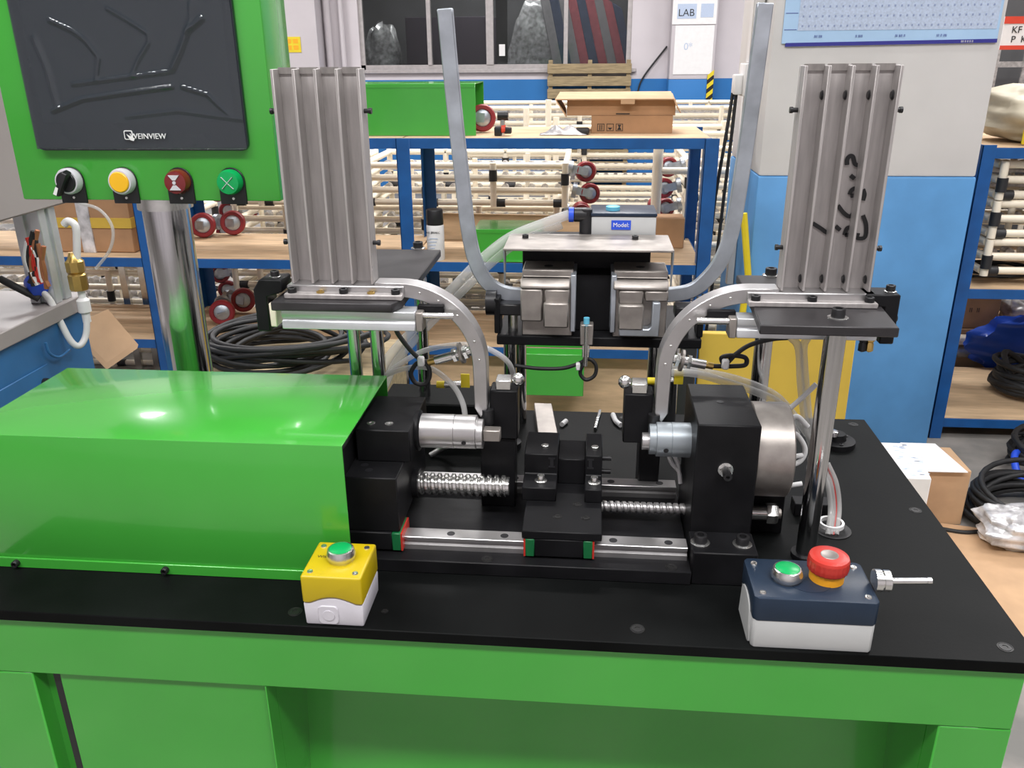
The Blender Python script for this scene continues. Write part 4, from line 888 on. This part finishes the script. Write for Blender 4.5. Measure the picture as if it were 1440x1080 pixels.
# tall cream posts and rails of a standing cart
T = thing('pipe_stand', 'standing cream pipe frame right of the red castors', 'pipe frame', (290, 3100, FZ))
for x in (285, 700): MB().cyl((x, 3100, FZ), (x, 3100, 205), 22, 14).build('upright_pipe', 'cream', T)
for z in (60, -260, -560): MB().cyl((285, 3100, z), (700, 3100, z), 15, 12).build('rail_pipe', 'cream', T)
T = thing('pipe_rail', 'low cream pipe barrier in front of the far wall pallet', 'pipe frame', (200, 4200, FZ))
q0, q1 = at(740, 180, 4200), at(1022, 178, 4200)
MB().cyl(q0, q1, 15, 12).build('rail_pipe', 'cream', T); MB().cyl(at(952, 188, 4100), at(1022, 188, 4100), 15, 12).build('rail_pipe', 'cream', T)
for px, top in ((740, 152), (771, 140), (782, 165), (1018, 170)):
    q = at(px, 178, 4200); MB().cyl((q.x, 4200, FZ), (q.x, 4200, at(px, top, 4200).z), 17, 12).build('upright_pipe', 'cream', T)
# single castors lying about
def castor(label, c, d, r=52):
    T = thing('loose_castor', label, 'castor', (c[0], c[1], c[2]-r)); castor_parts(T, c, d, r)
q = at(678, 166, 2620); castor('red wheeled castor lying behind the green cover on the rack', (q.x, 2620, 312), (-1, 0, .1), 50)
q = at(316, 442, 2620); castor('red wheeled castor on the low shelf, nearer the rack leg', (q.x, 2600, -521+60), (-.3, .8, .2))
q = at(338, 420, 2760); castor('red wheeled castor on the low shelf, further back', (q.x, 2790, -521+60), (-1, .2, .1))
for k, (px, py, y) in enumerate(((284, 306, 2790), (325, 292, 2850))):
    q = at(px, py, y); castor(['red wheeled castor on the middle shelf beside the chrome post', 'red wheeled castor on the middle shelf, the one further right'][k], (q.x, y, -188+54), (-1, .2, 0), 52)
T = thing('pipe_clamp', 'small black pipe clamp with a red band on the rack top', 'clamp', (at(707, 178, 2480).x, 2480, 260)); q = at(707, 178, 2480)
MB().box(q.x-30, q.x-5, 2465, 2495, 260, 292).box(q.x+6, q.x+32, 2465, 2495, 268, 290).build('clamp_body', 'blackp', T, 4, 2); MB().cyl((q.x-18, 2480, 330), (q.x+20, 2480, 330), 17, 14).build('clamp_knob', 'blackp', T); MB().cyl((q.x, 2480, 262), (q.x, 2480, 330), 9, 12).build('clamp_stem', 'zinc', T); MB().cyl((q.x-4, 2478, 284), (q.x+10, 2478, 284), 15, 14).build('red_band', 'signred', T)
# cable tangle and things on the low shelf
def coil(name, label, c, R, r, turns, m='rubber', jit=.12, h=60, seed=1, sy=.8):
    rnd = random.Random(seed); pts = []; n = 28*turns; ja = [rnd.uniform(-1, 1) for _ in range(turns+2)]; jb = [rnd.uniform(-1, 1) for _ in range(turns+2)]
    for i in range(n):
        t = i/28; k = int(t); f = t-k; f = f*f*(3-2*f); a = 2*PI*t; e = ja[k]*(1-f)+ja[k+1]*f; g = jb[k]*(1-f)+jb[k+1]*f
        RR = R*(1+jit*e); pts.append((c[0]+RR*math.cos(a)+R*jit*g, c[1]+RR*sy*math.sin(a)+R*jit*.6*e, c[2]+r+max(0, h*(.5+.5*g))*abs(math.sin(a*.5+e*3))+h*.4*(k/turns)))
    o = MB().tube(pts, r, 7).build(name, m, angle=60); return tag(o, label, 'cable')
CC = at(400, 508, 1150)
coil('cable_coil', 'loose black cable tangle on the crate behind the green cover', (CC.x, 1150, CC.z), 180, 6, 14, jit=.28, h=80, seed=4)
o = MB().box(CC.x-230, CC.x+250, 960, 1340, FZ, CC.z-2).build('timber_crate', 'pallet', None, 4); tag(o, 'dull timber crate under the black cable tangle', 'carton')
coil('cable_coil', 'big black cable coil on the floor at the right', (1440, 1800, FZ+2), 190, 9, 14, h=120, seed=2)
coil('cable_coil', 'smaller black cable coil behind the big one at the right', (1680, 2150, FZ+2), 170, 9, 9, h=130, seed=6)
bundle('film_bag', 'crinkled clear film bag lying in the big cable coil', 'bag', (1330, 1660, FZ), 130, 80, 110, 'wrap', .14, 9)
bundle('film_bag', 'crinkled clear film bag inside the smaller cable coil', 'bag', (1660, 2050, FZ), 70, 60, 170, 'wrap', .14, 12)
o = MB().hexa([(640, 1180, FZ), (1700, 1100, FZ), (1700, 1640, FZ), (1130, 1760, FZ), (640, 1180, FZ+5), (1700, 1100, FZ+5), (1700, 1640, FZ+5), (1130, 1760, FZ+5)]).build('cardboard_sheet', 'kraftl'); tag(o, 'flattened tan cardboard sheet on the floor right of the machine', 'cardboard')
T = thing('white_carton', 'white printed carton standing beside the foot of the pillar', 'carton', (960, 1700, FZ))
MB().hexa([(905, 1560, FZ), (988, 1560, FZ), (1025, 1800, FZ), (905, 1800, FZ), (905, 1560, -600), (988, 1560, -600), (1025, 1800, -600), (905, 1800, -600)]).build('carton_body', 'paper', T, 2)
pm = MB(); rnd = random.Random(3)
for i in range(34):
    x = 915+rnd.random()*75; y = 1570+rnd.random()*215; pm.box(x, x+14, y, y+4, -599.9, -599.4)
pm.build('printed_marks', 'calgrey', T)
T = thing('tan_carton', 'tan carton with a loose white sheet on it beside the pillar foot', 'carton', (1110, 1800, FZ))
MB().box(1035, 1190, 1760, 1930, FZ, FZ+190).build('carton_body', 'kraftl', T, 2); MB().hexa([(1020, 1740, FZ+192), (1170, 1740, FZ+194), (1140, 1930, FZ+200), (1030, 1930, FZ+200), (1020, 1740, FZ+194), (1170, 1740, FZ+196), (1140, 1930, FZ+202), (1030, 1930, FZ+202)]).build('white_sheet', 'paper', T)
hose('floor_cable', 'black cable lying on the cardboard right of the plate', 'cable', [(680, 1230, FZ+12), (860, 1200, FZ+12), (1050, 1130, FZ+12), (1400, 1100, FZ+12)], 7, 'rubber')
hose('floor_cable', 'black cable running from the tan carton to the coil', 'cable', [(1100, 1720, FZ+9), (1180, 1700, FZ+9), (1260, 1720, FZ+9)], 7, 'rubber')
hose('floor_hose', 'blue hose on the floor at the right edge', 'hose', [(1500, 1990, FZ+10), (1470, 2040, FZ+60), (1500, 2120, FZ+90), (1600, 2160, FZ+20)], 12, 'bluep')
# yellow board, and a plain black block filling the dark area beside it
o = MB().hexa([(301, 1480, FZ), (704, 1480, FZ), (704, 1505, FZ), (301, 1505, FZ), (301, 1500, -160), (704, 1500, -160), (704, 1525, -160), (301, 1525, -160)]).build('yellow_board', 'ywood', None, 2); tag(o, 'big plain yellow board standing behind the right hopper', 'board')
o = MB().box(175, 290, 1450, 1600, FZ, -110).build('black_block', 'blackp', None, 10, 2); tag(o, 'tall black block left of the yellow board', 'crate')
# ---------------------------------------------------------------- right hand rack contents
for i in range(3):
    z0 = -225+i*136
    pipe_cart('cream pipe cart lying in the right hand rack, %s layer' % lev[i], 1425, 2460, 2480, 2900, z0, z0+132, 1, 3, 100+i, False)
T = thing('steel_grid', 'pale pipe grid standing behind the right hand rack', 'pipe frame', (2100, 3660, FZ))
for i in range(8): MB().box(1700+i*130, 1722+i*130, 3660, 3672, FZ, 620).build('upright_bar', 'cream' if i % 3 == 0 else 'track', T)
for i in range(10): MB().box(1690, 2700, 3656, 3660, FZ+140*i+60, FZ+140*i+85).build('cross_bar', 'track', T)
o = MB().box(1500, 3600, 3800, 3900, FZ, 1500).build('dark_stack', 'dark', None, 10); tag(o, 'dark stack of goods far behind the right hand rack', 'stack')
bundle('pale_sack', 'pale cream wrapped sack on top of the right hand rack', 'sack', (1610, 2650, 229), 200, 170, 190, 'fridge', .1, 7)
o = MB().box(1470, 1560, 2470, 2480, 232, 285).build('yellow_packet', 'tapey', None, 6, 2); tag(o, 'small bright yellow packet in front of the pale sack', 'packet')
T = thing('red_sign', 'red and white printed sign at the top right corner', 'sign', (1700, 3200, 600))
q0, q1 = at(1405, 70, 3200), at(1470, 25, 3200)
MB().box(q0.x, q0.x+500, 3200, 3206, q0.z, q0.z+125).build('sign_board', 'paper', T); MB().box(q0.x, q0.x+500, 3197, 3200, q0.z+98, q0.z+125).build('red_band', 'signred', T); MB().box(q0.x, q0.x+500, 3197, 3200, q0.z, q0.z+16).build('red_band', 'signred', T)
put('lettering', text_mesh('KF  P K', 36, 'ink', .5), T, (q0.x+90, 3198, q0.z+74), FRONT); put('lettering', text_mesh('P  K  K', 36, 'ink', .5), T, (q0.x+90, 3198, q0.z+38), FRONT)
YB = 3130
zb = at(1350, 466, YB).z; zt_ = at(1350, 408, YB).z; xb0, xb1 = at(1341, 440, YB).x, at(1413, 440, YB).x
o = MB().box(xb0-60, xb0+900, YB+40, YB+500, FZ, zb-40).build('board_stack', 'kraftl', None, 3); tag(o, 'low tan board stack on the floor behind the right hand rack', 'stack')
T = thing('brown_carton', 'worn brown carton with faded print behind the right hand rack', 'carton', (xb0+150, YB+200, zb-40))
MB().box(xb0, xb1, YB+50, YB+330, zb, zt_).build('carton_body', 'kraft', T, 3); MB().box(xb0-10, xb1+60, YB+45, YB+340, zb-40, zb-2).build('lower_tray', 'kraftl', T, 2)
MB().hexa([(xb1-90, YB+40, zt_-10), (xb1+60, YB+40, zt_-40), (xb1+60, YB+330, zt_-40), (xb1-90, YB+330, zt_-10), (xb1-90, YB+40, zt_-4), (xb1+60, YB+40, zt_-34), (xb1+60, YB+330, zt_-34), (xb1-90, YB+330, zt_-4)]).build('flap', 'kraftl', T)
put('lettering', text_mesh('II  II', 30, 'ink', .3), T, ((xb0+xb1)/2, YB+49, (zb+zt_)/2-10), FRONT)
bundle('film_roll', 'crinkled clear film beside the brown carton', 'bag', (xb1+150, YB+190, zb-40), 70, 60, 150, 'wrap', .15, 15)
for k, (z, m) in enumerate(((zb-40, 'cream'), (zb-100, 'galv'))):
    o = MB().cyl((xb0-50, YB+4, z), (xb0+800, YB+8, z), 24, 14).build('loose_pipe', m); tag(o, ['loose cream pipe below the brown carton', 'loose grey pipe under the cream one below the brown carton'][k], 'pipe')
qb = at(1425, 525, 3060); bundle('blue_bag', 'bright blue plastic sack behind the right hand rack', 'sack', (qb.x+100, 3060, qb.z), 300, 45, 260, 'bluebag', .12, 21)
o = MB().box(qb.x-260, qb.x+500, 3022, 3125, FZ, qb.z-1).build('plank_base', 'kraftl', None, 3); tag(o, 'tan plank base under the blue sack', 'board')
coil('cable_coil', 'thin black cable loops on the middle shelf of the right hand rack', (1530, 2650, -266), 120, 5, 4, h=30, seed=8)
coil('cable_coil', 'dark cable coil on the bottom shelf of the right hand rack', (1860, 2700, -775), 190, 12, 12, h=110, seed=10)
# ---------------------------------------------------------------- pallet against the far wall
T = thing('wooden_pallet', 'weathered wooden pallet standing against the far wall below the window', 'pallet', (-45, 8440, FZ))
for i in range(11): MB().box(-465, 375, 8395, 8415, FZ+10+i*119, FZ+10+i*119+92).build('slat', 'pallet', T, 3)
for x in (-455, -60, 325): MB().box(x, x+42, 8415, 8470, FZ, 468).build('stringer', 'pallet', T, 3)
# ---------------------------------------------------------------- left: blue machine with aluminium posts
T = thing('blue_machine', 'blue cabinet with a grey steel top at the left edge', 'machine', (-1450, 700, FZ))
MB().box(-1750, -1158, 200, 1100, FZ, 0).build('cabinet', 'machblue', T, 3); MB().box(-1760, -1148, 190, 1112, 0, 34).build('top_slab', 'greymach', T, 2)
MB().box(-1157, -1154, 500, 930, -700, -75).build('door', 'machblue', T, 2); MB().cyl((-1154, 905, -110), (-1146, 905, -110), 10, 12).build('door_lock', 'blackp', T)
for k, (x, y) in enumerate(((-1190, 760), (-1190, 1040))):
    p = [(x-30, y-30), (x-6, y-30), (x-6, y-22), (x+6, y-22), (x+6, y-30), (x+30, y-30), (x+30, y-6), (x+22, y-6), (x+22, y+6), (x+30, y+6), (x+30, y+30), (x-30, y+30)]
    MB().prism(p, 'z', 34, 420).build('profile_post', 'anod', T, 1.5)
ue = at(100, 284, x=-1150); MB().box(-1700, -1150, 420, ue.y, ue.z, 900).build('upper_enclosure', 'greymach', T, 4)
T = thing('filter_regulator', 'brass air fitting with white tubes on the blue machine', 'fitting', (-1130, 1060, 40))
q = at(108, 385, 1040)
MB().rev((q.x, 1040, q.z-36), (0, 0, 1), [(0, 0), (18, 0), (20, 4), (20, 34), (16, 38), (20, 42), (20, 64), (14, 70), (8, 84), (0, 84)], 8).build('brass_body', 'brass', T); MB().rev((q.x+2, 1040, q.z-110), (0, 0, 1), [(0, 0), (9, 0), (9, 20), (14, 24), (14, 50), (8, 56), (8, 74), (0, 74)], 14).build('white_adapter', 'wtube', T)
hose('white_hose', 'white hose bending into the top of the brass fitting', 'hose', [at(108, 365, 1040), at(108, 340, 1040), at(106, 318, 1040), at(96, 311, 1040), at(90, 316, 1040)], 8, 'wtube')
hose('white_hose', 'white hose hanging in a loop below the brass fitting', 'hose', [at(60, 410, 1000), at(72, 425, 1000), at(86, 455, 1000), at(100, 480, 1000), at(112, 486, 1010), at(121, 470, 1030), at(122, 440, 1040)], 7, 'wtube')
q = at(57, 407, 990); o = MB().cyl(q, q+Vector((-30, 20, 12)), 19, 16).build('hose_plug', 'bluep', None, 3, 2); tag(o, 'bright blue plug on the end of the white hose', 'cap')
hose('black_cable', 'black cable lying over the grey machine top', 'cable', [at(0, 392, 980), at(25, 405, 980), at(55, 420, 990)], 8, 'rubber')
hose('black_cable', 'black cable hanging down in front of the cardboard flap', 'cable', [at(104, 430, 1080), at(108, 460, 1080), at(114, 500, 1080), at(118, 540, 1080)], 7, 'rubber')
hose('red_hose', 'red hose behind the grey enclosure at the left', 'hose', [at(30, 330, 1100), at(40, 322, 1100), at(46, 308, 1100), at(44, 290, 1100)], 9, 'redtube')
hose('blue_hose', 'thin blue hose drooping on the side of the blue machine', 'hose', [at(64, 482, x=-1148), at(70, 497, x=-1146), at(84, 502, x=-1146), at(98, 492, x=-1146)], 3, 'machblue')
hose('clear_tube', 'thin clear tube in a big arc right of the brass fitting', 'hose', [at(110, 285, 1100), at(140, 295, 1100), at(158, 320, 1100), at(155, 350, 1100), at(135, 378, 1100)], 3.5)
T = thing('open_box', 'kraft box with a tilted flap standing behind the blue machine', 'carton', (-1050, 1350, FZ)); MB().box(-1180, -960, 1260, 1520, FZ, -330).build('box_body', 'kraft', T, 2)
MB().hexa([at(98, 465, 1250), at(150, 520, 1250), at(193, 490, 1300), at(150, 440, 1330)]+[v+Vector((0, 8, 8)) for v in (at(98, 465, 1250), at(150, 520, 1250), at(193, 490, 1300), at(150, 440, 1330))]).build('flap', 'kraftl', T)
T = thing('taped_carton', 'film wrapped kraft carton on the shelf left of the rack leg', 'carton', (-2000, 2600, -188)); MB().box(-2160, -1790, 2480, 2780, -186, 30).build('carton_body', 'kraft', T, 3); MB().box(-2165, -1785, 2475, 2785, -90, -50).build('yellow_tape', 'ywood', T, 1); MB().box(-2000, -1950, 2474, 2786, -187, 34).build('film_band', 'wrap', T)
T = thing('wire_bunch', 'bunch of coloured wires between the aluminium posts', 'wires', (-1190, 900, 36))
rnd = random.Random(5)
for i in range(9):
    px = 38+rnd.random()*24; MB().tube(smooth_path([at(px, 320+rnd.random()*30, 960), at(px+rnd.uniform(-10, 14), 360+rnd.random()*20, 960), at(px+rnd.uniform(-8, 20), 395+rnd.random()*12, 960)], 5), 5, 6).build('wire', ['skin', 'redtube', 'rubber', 'wtube', 'skin'][i % 5], T)
